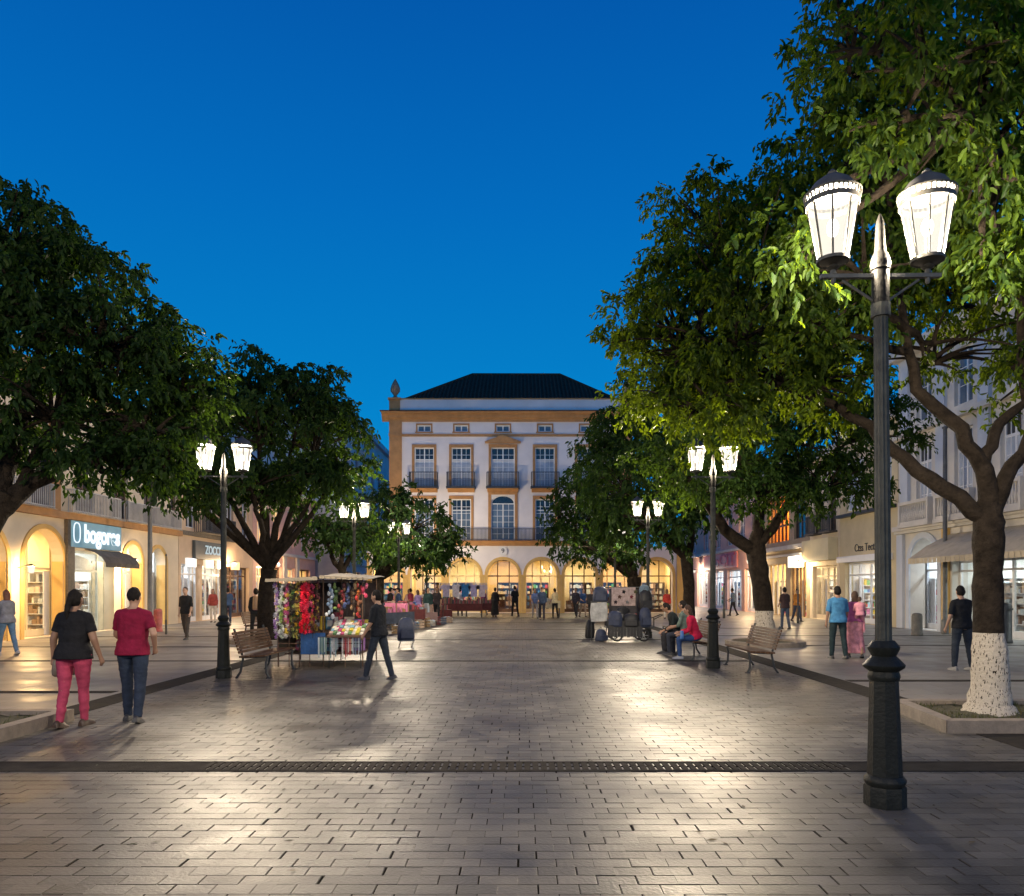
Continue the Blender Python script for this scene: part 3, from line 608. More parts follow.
for k, a in enumerate(so):
    room(t, a[0], a[1], .61, 3.8, 3.0, M_inwhite, (.9, 1, .95), 1.0); side_shelf(t, 'R', a[0], a[1], 2.0, 2.0, 2.1, 'side wall shelf inside the shop under the %s' % ('beige awning', 'nearer end of the beige awning')[k], M_lgoods, 171+k); shopfront(t, a[0], a[1], .3, 2.73, 2.3, fm=M_frame, n=4)
    p, rz = put(t, (a[0]+a[1])/2, 1.5); shelf(p, rz, 3.2, 1.9, .35, 5, 'long shelf inside the white shop under the %s' % ('beige awning', 'nearer end of the beige awning')[k], M_lgoods, M_frame, 93+k)
a, b = span(U, 18.9, 28.35)
aw = thing('awning', 'wide beige awning sloping from the pale stone building', 'awning', *put(t, (a+b)/2, -.02, 3.75)); hw = (b-a)/2
q = MB(); q.prism([(0, .0), (-.9, -.45), (-1.6, -.95), (-1.6, -.97), (-.9, -.48), (0, -.03)], -hw, hw, 'x'); q.build('canopy', pm('beige awning cloth', (.45, .38, .27), .85, .15, 3, .2), aw)
q = MB()
for k in range(34): q.box(-hw+k*hw/17, -hw+(k+.9)*hw/17, -1.61, -1.602, -1.15, -.97)
q.build('valance', MATS['beige awning cloth'], aw)
# --- right, yellow shop and cream neighbour
t, U = facade('shop_building', 'narrow ochre shop building with a big blank panel above its white front', 'R', 16.3, 32.35, 38.2); LEN = 5.85
so = [span(U, 33.0, 37.6)+(.02, 2.95, 0)]; up = [span(U, d, d+1.9)+(5.5, 8.0, 0) for d in (32.9, 35.6)]
w = MB(); wall(w, 0, LEN, 0, 9.4, so+up, .4); shell(w, 0, LEN, 0, 9.4, 9, .4); w.build('wall', pm('straw plaster', (.58, .48, .3), .8, .12, .8), t)
for a in up: window(t, a[0], a[1], 5.5, 8.0, .15, 2, 3, pane=M_curtain)
MB().box(.1, LEN-.1, -.3, -.002, 5.2, 5.35).build('ledge', M_iron, t); MB().box(0, LEN, -.3, 0, 9.1, 9.45).build('cornice', M_pale, t)
MB().box(*span(U, 32.8, 37.8), -.35, -.003, 2.96, 3.25).build('shop_fascia', M_frame, t)
a = so[0]; room(t, a[0], a[1], .41, 3.8, 3.1, M_inwhite, (1, .97, .9), 1.1); side_shelf(t, 'R', a[0], a[1], 1.7, 2.0, 2.2, 'side wall shelf inside the bright shop under the blank ochre panel', M_goods, 175); shopfront(t, a[0], a[1], .2, 2.93, 2.3, n=4)
for j in range(2):
    p, rz = put(t, a[0]+1.1+2.3*j, 1.9-j*.9); shelf(p, rz, 1.6, 1.9, .35, 5, '%s shelf inside the bright shop under the blank ochre panel' % ('left', 'right')[j], M_lgoods if j else M_goods, M_frame, 100+j)
sg = thing('shop_sign', 'dark lettering on the ochre wall above the white shop fascia', 'sign', *put(t, LEN/2, -.004, 3.62)); text_obj('lettering', 'Ctss Tecttas', .52, M_iron, sg, (.1, -.02, 0), (R(90), 0, 0), .008)
t, U = facade('shop_building', 'cream building with dark balcony doors and a yellow box sign', 'R', 16.3, 38.25, 42.2); LEN = 3.95
so = [span(U, 38.6, 41.8)+(.02, 2.9, 0)]; up = [span(U, d, d+.95)+(4.7, 7.6, 0) for d in (38.7, 40.7)]
w = MB(); wall(w, 0, LEN, 0, 9.0, so+up, .4); shell(w, 0, LEN, 0, 9.0, 9, .4); w.build('wall', M_cream, t)
for a in up: window(t, a[0], a[1], 4.7, 7.6, .15, 1, 3, fm=M_brown, pane=M_dpane); balcony(t, a[0]-.15, a[1]+.15, .4, 4.68, .95, M_bstone, M_iron, .1)
MB().box(0, LEN, -.3, 0, 8.7, 9.05).build('cornice', M_pale, t)
a = so[0]; room(t, a[0], a[1], .41, 3.8, 3.1, M_inwall, NEUT, 1.1); side_shelf(t, 'R', a[0], a[1], 1.7, 2.0, 2.2, 'side wall shelf in the shop under the yellow box sign', M_lgoods, 176); shopfront(t, a[0], a[1], .2, 2.88, 2.3, fm=M_cream, n=4)
p, rz = put(t, (a[0]+a[1])/2, 1.5); shelf(p, rz, 2.6, 1.9, .35, 5, 'wide shelf in the shop under the yellow box sign', M_lgoods, M_frame, 105)
sg = thing('shop_sign', 'plain yellow box sign on the cream building', 'sign', *put(t, LEN/2, -.02, 3.75)); MB().box(-1.8, 1.8, -.5, -.001, -.6, .55).build('board', pm('yellow box sign', (.75, .64, .38), .5, .08, 1), sg)
# --- right, brown building with orange lit bay
t, U = facade('shop_building', 'brown timbered building with an orange lit upper bay', 'R', 16.3, 42.25, 50.2); LEN = 7.95
so = [span(U, a, b)+(.02, 3.2, 0) for a, b in ((42.7, 45.2), (46.0, 49.6))]; up = [span(U, 45.4, 49.4)+(4.6, 7.4, 0), span(U, 42.8, 44.6)+(4.6, 7.4, 0)]
w = MB(); wall(w, 0, LEN, 0, 9.3, so+up, .4); shell(w, 0, LEN, 0, 9.3, 9, .4); w.build('wall', pm('tan plaster', (.42, .32, .2), .8, .15, 1), t)
room(t, up[0][0], up[0][1], .41, 3, 7.5, pm('orange room wall', (.7, .35, .1), .8), (1, .55, .18), 1.4, 4.5)
q = MB()
for k in range(7): u = up[0][0]+k*(up[0][1]-up[0][0]-.1)/6; q.box(u, u+.1, .02, .12, 4.6, 7.4)
q.box(up[0][0], up[0][1], .0, .1, 5.5, 5.62); q.build('timber_screen', M_brown, t)
window(t, up[1][0], up[1][1], 4.6, 7.4, .15, 1, 3, fm=M_brown, pane=M_dpane)
MB().box(0, LEN, -.35, -.002, 4.0, 4.25).build('ledge', M_pale, t); MB().box(0, LEN, -.2, -.003, 3.6, 3.75).build('ledge', M_pale, t); MB().box(0, LEN, -.4, 0, 9.0, 9.35).build('cornice', M_pale, t)
for k, a in enumerate(so):
    room(t, a[0], a[1], .41, 3.8, 3.5, M_inwall, WARM, 1.5); side_shelf(t, 'R', a[0], a[1], 1.7, 2.0, 2.2, '%s side wall shelf in the brown timbered building' % ('nearer', 'farther')[k], M_goods, 177+k)
    q = MB()
    for j in range(5): q.box(a[0]+.05+j*(a[1]-a[0]-.2)/4, a[0]+.15+j*(a[1]-a[0]-.2)/4, .1, .2, .02, 3.18)
    q.build('shopfront', M_frame if k else M_brown, t)
    p, rz = put(t, (a[0]+a[1])/2, 1.5); shelf(p, rz, 1.8, 1.9, .35, 5, '%s amber lit shelf inside the brown timbered building' % ('nearer', 'farther')[k], M_goods, M_brown, 110+k)
sg = thing('shop_sign', 'white lit cube lamp sign on the brown timbered building', 'sign', *put(t, U(43.6), -.02, 3.2)); MB().box(-.6, .6, -.5, -.001, -.3, .35).build('board', pm('lit cube sign', (.8, .75, .65), .5, emit=(1, .92, .75, 1.3)), sg)
# --- right, pink building with red sign
t, U = facade('shop_building', 'pink building with a red lettered sign and white shop front', 'R', 16.3, 50.25, 76); LEN = 25.75
so = [span(U, a, b)+(.02, 3.1, 0) for a, b in ((50.8, 54.4), (55.2, 59.0), (60, 63.5), (65, 69), (70.5, 74.5))]; up = [span(U, d, d+1.5)+(5.0, 7.6, 0) for d in (51.2, 54.4, 57.6, 61, 65, 69.5)]
w = MB(); wall(w, 0, LEN, 0, 9.5, so+up, .4); shell(w, 0, LEN, 0, 9.5, 9, .4); w.build('wall', M_pink, t)
for a in up: window(t, a[0], a[1], 5.0, 7.6, .15, 2, 4, pane=M_pane)
MB().box(0, LEN, -.25, -.002, 4.5, 4.7).build('ledge', M_pale, t); MB().box(0, LEN, -.4, 0, 9.2, 9.55).build('cornice', M_pale, t)
for k, a in enumerate(so):
    room(t, a[0], a[1], .41, 3.5, 3.3, M_inwhite, COOL if k in (1, 2) else NEUT, 1.5); side_shelf(t, 'R', a[0], a[1], 1.6, 2.0, 2.2, 'side wall shelf in the %s shop front of the pink building' % ('nearest', 'second', 'third', 'fourth', 'farthest')[k], M_dgoods if k % 2 else M_goods, 180+k); shopfront(t, a[0], a[1], .2, 3.08, 2.5, n=4)
    p, rz = put(t, (a[0]+a[1])/2, 1.2); shelf(p, rz, 2.4, 2.1, .35, 5, 'wide shelf in the %s shop front of the pink building' % ('nearest', 'second', 'third', 'fourth', 'farthest')[k], M_lgoods if k % 2 else M_dgoods, M_frame, 120+k)
sg = thing('shop_sign', 'red sign lettering on the pink building beyond the lamp post', 'sign', *put(t, U(61), -.02, 3.85))
MB().box(-5, 5, -.1, -.001, -.6, .62).build('board', pm('salmon sign board', (.65, .22, .2), .5, .1, 1), sg)
text_obj('lettering', 'oCIT', 1.35, pm('red lettering', (.5, .012, .02), .4), sg, (1.5, -.12, 0), (R(90), 0, 0), .012, 2.1, .03)
# ------------------------------------------------------------------ street lamps
def make_lamp():
    t = thing('street_lamp', '', 'street lamp', group='two lantern street lamps of the plaza')
    b = MB(); o8 = R(22.5)
    b.lathe([(.155, 0), (.155, .14), (.15, .16)], 8, rot=o8); b.lathe([(.14, .16), (.155, .19), (.155, .21), (.13, .24)], 16)
    b.lathe([(.128, .24), (.105, .98)], 8, rot=o8); b.lathe([(.11, .98), (.118, 1.0), (.118, 1.02), (.108, 1.05), (.15, 1.08), (.155, 1.1), (.12, 1.14), (.09, 1.17), (.115, 1.22), (.118, 1.24), (.08, 1.29)], 18); b.build('base', M_pole, t, True)
    p = MB(); n = 12; prof = [(.062, 1.29), (.058, 2.6), (.053, 3.84)]; vs = []
    for r, z in prof:
        for i in range(2*n): a = math.pi*i/n; rr = r*(1 if i % 2 else .88); vs.append((rr*math.cos(a), rr*math.sin(a), z))
    m = 2*n; p.add(vs, [(j*m+i, j*m+(i+1) % m, (j+1)*m+(i+1) % m, (j+1)*m+i) for j in range(2) for i in range(m)]); p.lathe([(.072, 3.82), (.072, 3.92)], 16); p.build('pole', pm('weathered pole paint', (.05, .052, .044), .5, .4, 9, .3, 40, spec=.25), t)
    q = MB(); q.lathe([(.066, 3.92), (.066, 4.18), (.076, 4.19), (.072, 4.21), (.078, 4.23), (.07, 4.27), (.055, 4.31), (.044, 4.33)], 16)
    q.lathe([(.044, 4.33), (.042, 4.35), (.032, 4.54), (.03, 4.56), (.014, 4.61), (.004, 4.63)], 16); q.build('finial', pm('finial paint', (.009, .009, .0085), .5, .3, 14, .3, 50, spec=.1), t, True)
    c = MB()
    for s in (-1, 1):
        c.box(min(s*.06, s*.47), max(s*.06, s*.47), -.022, .022, 4.125, 4.155); c.tube([(s*.06, 0, 3.95), (s*.3, 0, 4.11)], .011, 6); c.tube([(s*.37, 0, 4.155), (s*.37, 0, 4.20)], [.03, .018], 8); c.ball((s*.37, 0, 4.11), (.02, .02, .035), 8, 6)
    c.build('crossarm', M_polelt, t)
    for s in (-1, 1):
        e = MB(); n = 8; rot = R(22.5); zb, zt, rb, rt = 4.27, 4.72, .112, .19
        for i in range(n):
            a = rot+2*math.pi*i/n; e.tube([(rb*math.cos(a), rb*math.sin(a), zb), (rt*math.cos(a), rt*math.sin(a), zt)], .0085, 5)
        for r, z, h in ((rb, zb, .018), (rt, zt, .03)):
            e.lathe([(r+.012, z-h), (r+.014, z+h*.3), (r-.006, z+h*.3), (r-.006, z-h), (r+.012, z-h)], 24, cap=False)
        e.lathe([(.022, 4.19), (.05, 4.21), (.02, 4.235), (.1, 4.252), (.115, 4.257)], 12)
        # pierced gallery on the lantern rim
        for i in range(36):
            a = 2*math.pi*i/36; e.tube([(.2*math.cos(a), .2*math.sin(a), zt+.008), (.21*math.cos(a), .21*math.sin(a), zt+.05)], .007, 4)
        e.lathe([(.214, zt+.048), (.218, zt+.06), (.2, zt+.06), (.2, zt+.048), (.214, zt+.048)], 24, cap=False)
        o = e.build('lantern', pm('lantern frame', (.05, .048, .042), .5, .2, 9), t, True, loc=(s*.37, 0, 0))
        g = MB(); g.lathe([(rb-.006, zb), (rt-.008, zt)], n, rot=rot, cap=False); g.build('lantern_glass', M_lampglass, o)
        r = MB(); r.lathe([(.2, zt+.062), (.185, zt+.085), (.14, zt+.15), (.07, zt+.2), (.03, zt+.22), (.035, zt+.235), (.01, zt+.26)], 18); r.build('lantern_roof', pm('zinc lantern roof', (.07, .07, .068), .6, .3, 9, spec=.2), o, True)
        k = MB(); k.ball((0, 0, 4.52), (.045, .045, .07)); k.build('bulb', glow('bulb', (1, .93, .8), 30), o, True)
        L = bpy.data.lights.new('lantern_light', 'POINT'); L.energy = LAMP_W; L.color = (1, .85, .63); L.shadow_soft_size = .07
        link('lantern_light', L, o, (0, 0, 4.42))
    return t
LP = [(2.857, 5.87, 1.0, 0, 'nearest tall dark street lamp on the right with two big white lanterns'),
      (4.1, 15.94, .98, 4, 'dark street lamp beside the right hand slatted bench'),
      (4.35, 25.5, .97, -6, 'street lamp beside the loaded black handcart'),
      (4.75, 37.5, .97, 3, 'farthest right street lamp, before the arcade on the right'),
      (-5.6, 14.17, .92, 5, 'green street lamp beside the left hand bench'),
      (-5.75, 26, .97, -4, 'street lamp rising behind the flower stall'),
      (-5.5, 34, .97, 8, 'street lamp among the market tables, middle of the left row'),
      (-5.6, 45, .97, 0, 'farthest left street lamp, close to the white mansion')]
LP += [(-5.6, 2.3, .95, 0, 'street lamp of the left row standing level with the camera'), (4.0, -4.3, .97, 0, 'street lamp of the right row standing behind the camera')]
lamp0 = make_lamp()
for i, (x, d, s, r, lb) in enumerate(LP):
    o = lamp0 if i == 0 else copy_tree(lamp0)
    o.location = (x, d, 0); o.scale = (1, 1, s) if s == 1 else (s, s, s); o.rotation_euler = (0, R(-.5) if i == 0 else 0, R(r)); o['label'] = lb
# ------------------------------------------------------------------ trees and planters
M_bark = bark('bark', 0); M_barkw = bark('whitewashed bark', 1.02)
M_leafA = leafmat('glossy leaves', (.006, .016, .005), (.030, .052, .006), (.25, .36, .008))
M_leafC = leafmat('mid green leaves', (.007, .019, .006), (.026, .052, .010), (.11, .20, .010))
M_leafB = leafmat('dark leaves', (.006, .017, .007), (.021, .043, .011), (.07, .14, .010))
def sm(rg, lo, hi, n): return rg.uniform(lo, hi, n)
def leaves(clumps, crad, per, L, rg, droop=.85, spread=1.0):
    C = np.repeat(np.asarray(clumps), per, 0); K = len(clumps); Rr = np.repeat(np.asarray(crad), per)
    T = 7; tw = rg.normal(0, 1, (K, T, 3)); tw[:, :, 2] = tw[:, :, 2]*.75+.05; tw /= np.linalg.norm(tw, axis=2, keepdims=True)
    n = len(C); ci = np.repeat(np.arange(K), per); ti = rg.integers(0, T, n); D = tw[ci, ti]; u = rg.uniform(.08, 1, n)**.75
    P = C+D*(u*Rr)[:, None]+rg.normal(0, .05, (n, 3))*Rr[:, None]; P[:, 2] -= .35*u**2*Rr
    ax = D*.55+rg.normal(0, .55, (n, 3)); ax[:, 2] -= droop; ax /= np.linalg.norm(ax, axis=1, keepdims=True)
    up = rg.normal(0, .6, (n, 3)); up[:, 2] += .8; sd = np.cross(ax, up); sd /= np.linalg.norm(sd, axis=1, keepdims=True)+1e-9; nn = np.cross(sd, ax)
    ln = L*rg.uniform(.6, 1.4, n); w = ln*rg.uniform(.16, .24, n)
    a = ax*ln[:, None]; b = sd*w[:, None]; c = nn*(w*.45)[:, None]; dip = nn*(ln*.12)[:, None]
    V = np.stack([P, P+a*.32+b+c, P+a*.72+b*.8+c, P+a-dip, P+a*.72-b*.8+c, P+a*.32-b+c], 1).reshape(-1, 3)
    i = np.arange(n)[:, None]*6; F = np.concatenate([i+np.array([[0, 1, 2, 3]]), i+np.array([[0, 3, 4, 5]])], 0)
    return V, F
def blob_clumps(b, rg, cs, dens):
    cx, cy, cz, rx, ry, rz = b; vol = rx*ry+ry*rz+rx*rz; n = max(4, int(dens*vol/(cs*cs)))
    d = rg.normal(0, 1, (n, 3)); d /= np.linalg.norm(d, axis=1, keepdims=True)
    ph = rg.uniform(0, 6.28, 6); a = np.arctan2(d[:, 1], d[:, 0])
    bump = 1+.10*np.sin(3*a+ph[0])+.08*np.sin(5*a+ph[1]+2*d[:, 2])+.10*np.sin(4*d[:, 2]+ph[2]+a)
    r = (.5+.5*rg.uniform(0, 1, n)**.55)*bump
    return np.stack([cx+d[:, 0]*r*rx, cy+d[:, 1]*r*ry, cz+d[:, 2]*r*rz], 1)
def bez(p0, p1, lift, n=8):
    p0 = Vector(p0); p1 = Vector(p1); m = p0.lerp(p1, .5); m1 = p0.lerp(p1, .3)+Vector((0, 0, lift)); m2 = p0.lerp(p1, .7)+Vector((0, 0, lift*.8)); out = []
    for i in range(n+1):
        t = i/n; a = (1-t)**3; b = 3*t*(1-t)**2; c = 3*t*t*(1-t); e = t**3; out.append(p0*a+m1*b+m2*c+p1*e)
    return out
def make_tree(label, base, trunk, blobs, L=.12, per=46, cs=.42, dens=1.5, leaf=None, bk=None, seed=1, limbs=None, twigs=1.0, group='leafy plaza trees', fork_r=.16):
    rg = np.random.default_rng(seed); r2 = random.Random(seed); t = thing('plaza_tree', label, 'tree', base, 0, group)
    bx = Vector(base); mb = MB(); pts = [Vector(p[:3])-bx for p in trunk]; rad = [p[3] for p in trunk]
    P2 = []; Rd = []
    for i in range(len(pts)-1):
        for k in range(4): f = k/4; P2.append(pts[i].lerp(pts[i+1], f)); Rd.append((rad[i]*(1-f)+rad[i+1]*f)*(1+r2.uniform(-.05, .06)))
    P2.append(pts[-1]); Rd.append(rad[-1])
    mb.tube(P2, Rd, 14, True, .05, r2); fork = pts[-1]
    lp = []
    for l in (limbs or []):
        q = [Vector(p)-bx for p in l[0]]; full = []
        for i in range(len(q)-1):
            for k in range(3): full.append(q[i].lerp(q[i+1], k/3)+Vector((r2.uniform(-.03, .03), r2.uniform(-.03, .03), r2.uniform(-.03, .03)))*(0 if i+k == 0 else 1))
        full.append(q[-1]); nn = len(full)
        mb.tube(full, [l[1]*(1-i/(nn-1))+l[2]*i/(nn-1) for i in range(nn)], 10, True, .06, r2); lp += full[2:]
    allc = []
    for i, b in enumerate(blobs):
        c = blob_clumps(b, rg, cs, dens*(b[6] if len(b) > 6 else 1) if False else dens) if len(b) == 6 else blob_clumps(b[:6], rg, cs, dens*b[6])
        allc.append(c)
        if not limbs or len(limbs) == 0 or i >= 0:
            tgt = Vector(b[:3])-bx-Vector((0, 0, b[5]*.25))
            st_ = fork if not lp else min(lp+[fork], key=lambda p: (p-tgt).length)
            path = bez(st_, tgt, -.12*(tgt-st_).length*.4+.15, 7); 
            path = [p+Vector((r2.uniform(-.08, .08), r2.uniform(-.08, .08), r2.uniform(-.05, .05)))*(0 if k == 0 else 1) for k, p in enumerate(path)]
            r0 = fork_r if not lp else fork_r*.55
            mb.tube(path, [r0*(1-.75*k/7) for k in range(8)], 8, True, .05, r2); b_pts = path[2:]
            cl = c.copy(); rg.shuffle(cl)
            for q in cl[:int(min(len(cl), 26)*twigs)]:
                e = Vector(q)-bx; s0 = min(b_pts, key=lambda p: (p-e).length); ll = (e-s0).length
                if ll > .25: mb.tube(bez(s0, e, .12*ll, 4), [.035, .028, .02, .013, .007], 5, False)
    mb.build('trunk', bk or M_bark, t, True)
    C = np.concatenate(allc); V, F = leaves(C-np.array(base), rg.uniform(.7, 1.3, len(C))*cs, per, L, rg)
    me = npmesh('crown', V, F); me.materials.append(leaf or M_leafA); link('crown', me, t)
    return len(V)//6
def PB(px, py, d, rx, rz, ry=None, w=None):  # crown lobe standing where the photo shows it, radii in metres
    x, y, z = at(px, d, py); return (x, y, z, rx, ry or rx, rz) + ((w,) if w else ())
nl = 0
bx = at(990, 9.75)[0]
nl += make_tree('near tree with whitewashed trunk base in the right hand planter', (bx, 9.75, .1),
    [(bx, 9.75, .08, .33), (bx, 9.75, .2, .25), (bx, 9.75, .6, .205), (bx-.02, 9.75, 1.2, .182), (bx-.03, 9.75, 1.9, .175), (bx-.02, 9.75, 2.35, .185), (bx-.02, 9.75, 2.75, .165), (bx, 9.75, 2.95, .1)],
    [PB(742, 315, 11.6, 1.75, 1.75, 1.8), PB(678, 330, 12.3, .95, 1.3), PB(720, 240, 12, 1.1, 1.0), PB(700, 400, 11.5, 1.1, .65), PB(818, 215, 12.2, 1.1, .85), PB(800, 380, 11.2, 1.2, .75, 1.2, .8),
     PB(880, 130, 10.5, 1.5, 1.4, 1.6), PB(960, 60, 9.5, 1.6, 1.5, 1.6), PB(870, 40, 8.6, .7, .75), PB(985, 130, 7.4, .75, .7, .8), PB(920, 60, 6.8, .65, .45), PB(1010, 30, 6.8, .6, .5), PB(1005, 250, 6.8, .36, .3, .4, .8),
     PB(860, 260, 9.2, .8, .75, .9), PB(795, 255, 7.1, .26, .33, .35, .9), PB(775, 235, 7.6, .2, .2, .25), PB(985, 270, 6.7, .26, .24, .3), PB(965, 125, 6.5, .33, .24, .35), PB(890, 120, 6.9, .36, .26, .35), PB(845, 20, 9, .5, .6), PB(830, 110, 9.6, .42, .45), PB(1015, 180, 6.6, .3, .3, .3, .8), PB(940, 350, 11.2, 1.3, .7, 1.2, .45), PB(1060, 220, 10, 1.6, 1.5, 1.5), PB(930, 250, 10.8, 1.1, .8, 1, .7), PB(1035, 370, 10, .7, .5, .7, .4), PB(820, 320, 9.6, .6, .5, .7, .8), PB(900, 210, 12.6, 1.9, 1.6, 1.6, .8), PB(1000, 150, 12, 1.8, 1.7, 1.6, .6), PB(850, 310, 12.8, 1.5, 1.1, 1.4, .8), PB(960, 290, 12.4, 1.3, .9, 1.2, .6), PB(720, 290, 13.2, 1.7, 1.6, 1.2), PB(680, 370, 13.2, 1.3, .8), PB(790, 290, 13, 1.4, 1.4, 1.2)],
    L=.098, per=96, cs=.36, dens=1.42, bk=M_barkw, seed=5, fork_r=.12,
    limbs=[([(bx-.02, 9.75, 2.6), (bx-.55, 9.85, 3.0), at(905, 10.2, 460), at(870, 10.6, 428), at(820, 11, 398), at(745, 11.6, 372), at(690, 12, 350)], .12, .03),
           ([(bx-.02, 9.75, 2.7), at(985, 9.7, 470), at(960, 9.8, 430), at(915, 10, 390), at(905, 10.2, 330), at(890, 10.4, 240), at(885, 10.4, 150)], .13, .02),
           ([(bx, 9.75, 2.6), at(1003, 9.7, 480), at(1030, 9.7, 440), at(1050, 9.6, 380), at(1060, 9.6, 260)], .115, .04),
           ([(bx, 9.75, 2.7), at(985, 9.7, 465), at(992, 9.8, 435), at(1024, 9.9, 400), at(1020, 9.6, 300), at(985, 8.6, 180), at(970, 7.4, 110)], .10, .02)])
b2 = at(765, 22.4)[0]
nl += make_tree('second right tree with whitewashed foot behind the right hand bench', (b2, 22.4, 0),
    [(b2, 22.4, 0, .36), (b2, 22.4, .15, .29), (b2-.02, 22.4, 1.0, .26), (b2-.15, 22.4, 2.0, .27), (b2-.3, 22.4, 3.0, .29)],
    [PB(735, 450, 21.5, 2.6, 1.6, 2.3), PB(800, 430, 22, 2.3, 1.7, 2.2), PB(690, 470, 21.3, 1.5, 1.0), PB(760, 380, 22, 2.4, 1.6), PB(850, 430, 23, 1.8, 1.6), PB(760, 490, 20.8, 1.6, .7), PB(830, 480, 21.5, 1.6, .8)],
    L=.14, per=96, cs=.55, dens=1.6, leaf=M_leafC, bk=M_barkw, seed=8, fork_r=.2,
    limbs=[([(b2-.3, 22.4, 2.8), at(725, 22.2, 530), at(708, 22, 505), at(690, 21.6, 485)], .2, .1), ([(b2-.3, 22.4, 2.9), at(757, 22.3, 530), at(765, 22.2, 490), at(780, 22, 450)], .2, .1), ([(b2-.3, 22.4, 2.9), at(772, 22.4, 530), at(790, 22.6, 500), at(820, 22.8, 470)], .18, .09)])
b3 = at(689, 33)[0]
nl += make_tree('tall right hand tree third from the camera, behind the seated people', (b3, 33, 0),
    [(b3, 33, 0, .36), (b3, 33, .3, .27), (b3, 33, 1.6, .24), (b3-.1, 33, 3.0, .27)],
    [PB(655, 460, 32.5, 3.3, 2.8, 3), PB(625, 480, 32, 2.2, 2.4), PB(640, 415, 33, 2.0, 1.7), PB(700, 470, 33, 2.6, 2.0), PB(650, 520, 32, 2.8, 1.0), PB(605, 450, 33, 1.1, 1.6)],
    L=.2, per=92, cs=.72, dens=1.6, leaf=M_leafB, seed=11, fork_r=.2)
b4 = at(634, 41)[0]
nl += make_tree('farthest right tree, low crown beside the arcade arches', (b4, 41, 0),
    [(b4, 41, 0, .5), (b4, 41, .4, .42), (b4, 41, 1.4, .36), (b4, 41, 2.3, .38)],
    [PB(590, 520, 40, 2.6, 2.0, 2.4), PB(560, 520, 40, 1.3, 1.4), PB(625, 520, 41, 2.6, 1.9), PB(600, 548, 39.5, 2.4, .8), PB(585, 480, 40.5, 1.6, 1.4)],
    L=.22, per=80, cs=.8, dens=1.6, leaf=M_leafB, seed=12, fork_r=.24)
bl = -7.35
nl += make_tree('near left tree leaning in from the left hand planter', (bl, 9.2, .1),
    [(bl, 9.2, .08, .4), (bl, 9.2, .3, .28), (bl+.1, 9.2, 1.2, .23), (bl+.45, 9.25, 2.0, .19), (bl+.85, 9.3, 2.7, .17), (bl+.95, 9.3, 2.9, .1)],
    [PB(40, 300, 10.2, 1.35, 1.4, 1.6), PB(10, 260, 10.4, 1.1, 1.0), PB(100, 340, 10.2, 1.2, 1.1, 1.3), PB(160, 365, 10.4, .72, .78), PB(150, 430, 10, .72, .45), PB(60, 410, 9.8, 1.3, .7, 1.2, .9), PB(180, 385, 10.3, .42, .55),
     PB(-80, 300, 9.8, 1.6, 1.6), PB(-60, 420, 9.6, 1.2, .8, 1.2, .6), PB(105, 465, 9.6, .8, .3, .7, .8), PB(165, 465, 9.7, .4, .3)],
    L=.092, per=112, cs=.34, dens=1.75, leaf=M_leafB, seed=21, fork_r=.1,
    limbs=[([(bl+.85, 9.3, 2.65), at(20, 9.5, 490), at(60, 9.7, 465), at(105, 9.9, 440), at(150, 10, 415)], .14, .04), ([(bl+.85, 9.3, 2.65), at(5, 9.5, 470), at(20, 9.8, 420), at(40, 10, 350)], .15, .05), ([(bl+.85, 9.3, 2.65), at(-20, 9.4, 470), at(-50, 9.5, 420), at(-70, 9.6, 330)], .13, .05), ([at(20, 9.5, 490), at(40, 9.7, 445), at(75, 10, 400), at(110, 10.2, 355)], .08, .03)])
b6 = at(266, 23.5)[0]
nl += make_tree('round left tree spreading above the flower stall', (b6, 23.5, 0),
    [(b6, 23.5, 0, .4), (b6, 23.5, .3, .29), (b6, 23.5, 1.4, .25), (b6+.1, 23.5, 2.3, .25)],
    [PB(260, 425, 23, 2.6, 2.3, 2.5), PB(205, 440, 23, 1.5, 1.9), PB(315, 440, 23.3, 1.7, 1.9), PB(255, 385, 23.5, 1.6, 1.25), PB(300, 400, 23.5, 1.5, 1.2), PB(195, 478, 22.6, 1.3, .7), PB(250, 482, 22.2, 2.2, .75), PB(318, 478, 23, 1.3, .75), PB(340, 465, 23.3, .7, 1.0), PB(165, 465, 23.2, .8, .9)],
    L=.155, per=100, cs=.56, dens=1.6, leaf=M_leafB, seed=31, fork_r=.14)
b7 = at(378, 38)[0]
nl += make_tree('low left tree in front of the white mansion', (b7, 38, 0),
    [(b7, 38, 0, .4), (b7, 38, .4, .3), (b7, 38, 1.4, .27), (b7, 38, 2.2, .3)],
    [PB(410, 525, 37.5, 2.5, 1.7, 2.2), PB(440, 535, 37, 1.4, 1.3), PB(375, 530, 38, 1.9, 1.6), PB(415, 552, 36.5, 2.3, .6), PB(400, 500, 38, 1.6, .9)],
    L=.22, per=80, cs=.75, dens=1.6, leaf=M_leafB, seed=41, fork_r=.2)
b8 = at(342, 31)[0]
nl += make_tree('small left tree between two street lamps behind the stall', (b8, 31, 0),
    [(b8, 31, 0, .3), (b8, 31, .4, .22), (b8, 31, 1.5, .19), (b8, 31, 2.3, .2)],
    [PB(340, 525, 30.5, 1.5, 1.2), PB(365, 530, 31, 1.1, 1.0), PB(320, 530, 31, 1.0, .8)],
    L=.2, per=50, cs=.6, dens=1.6, leaf=M_leafB, seed=51, fork_r=.14)
print('leaves', nl)
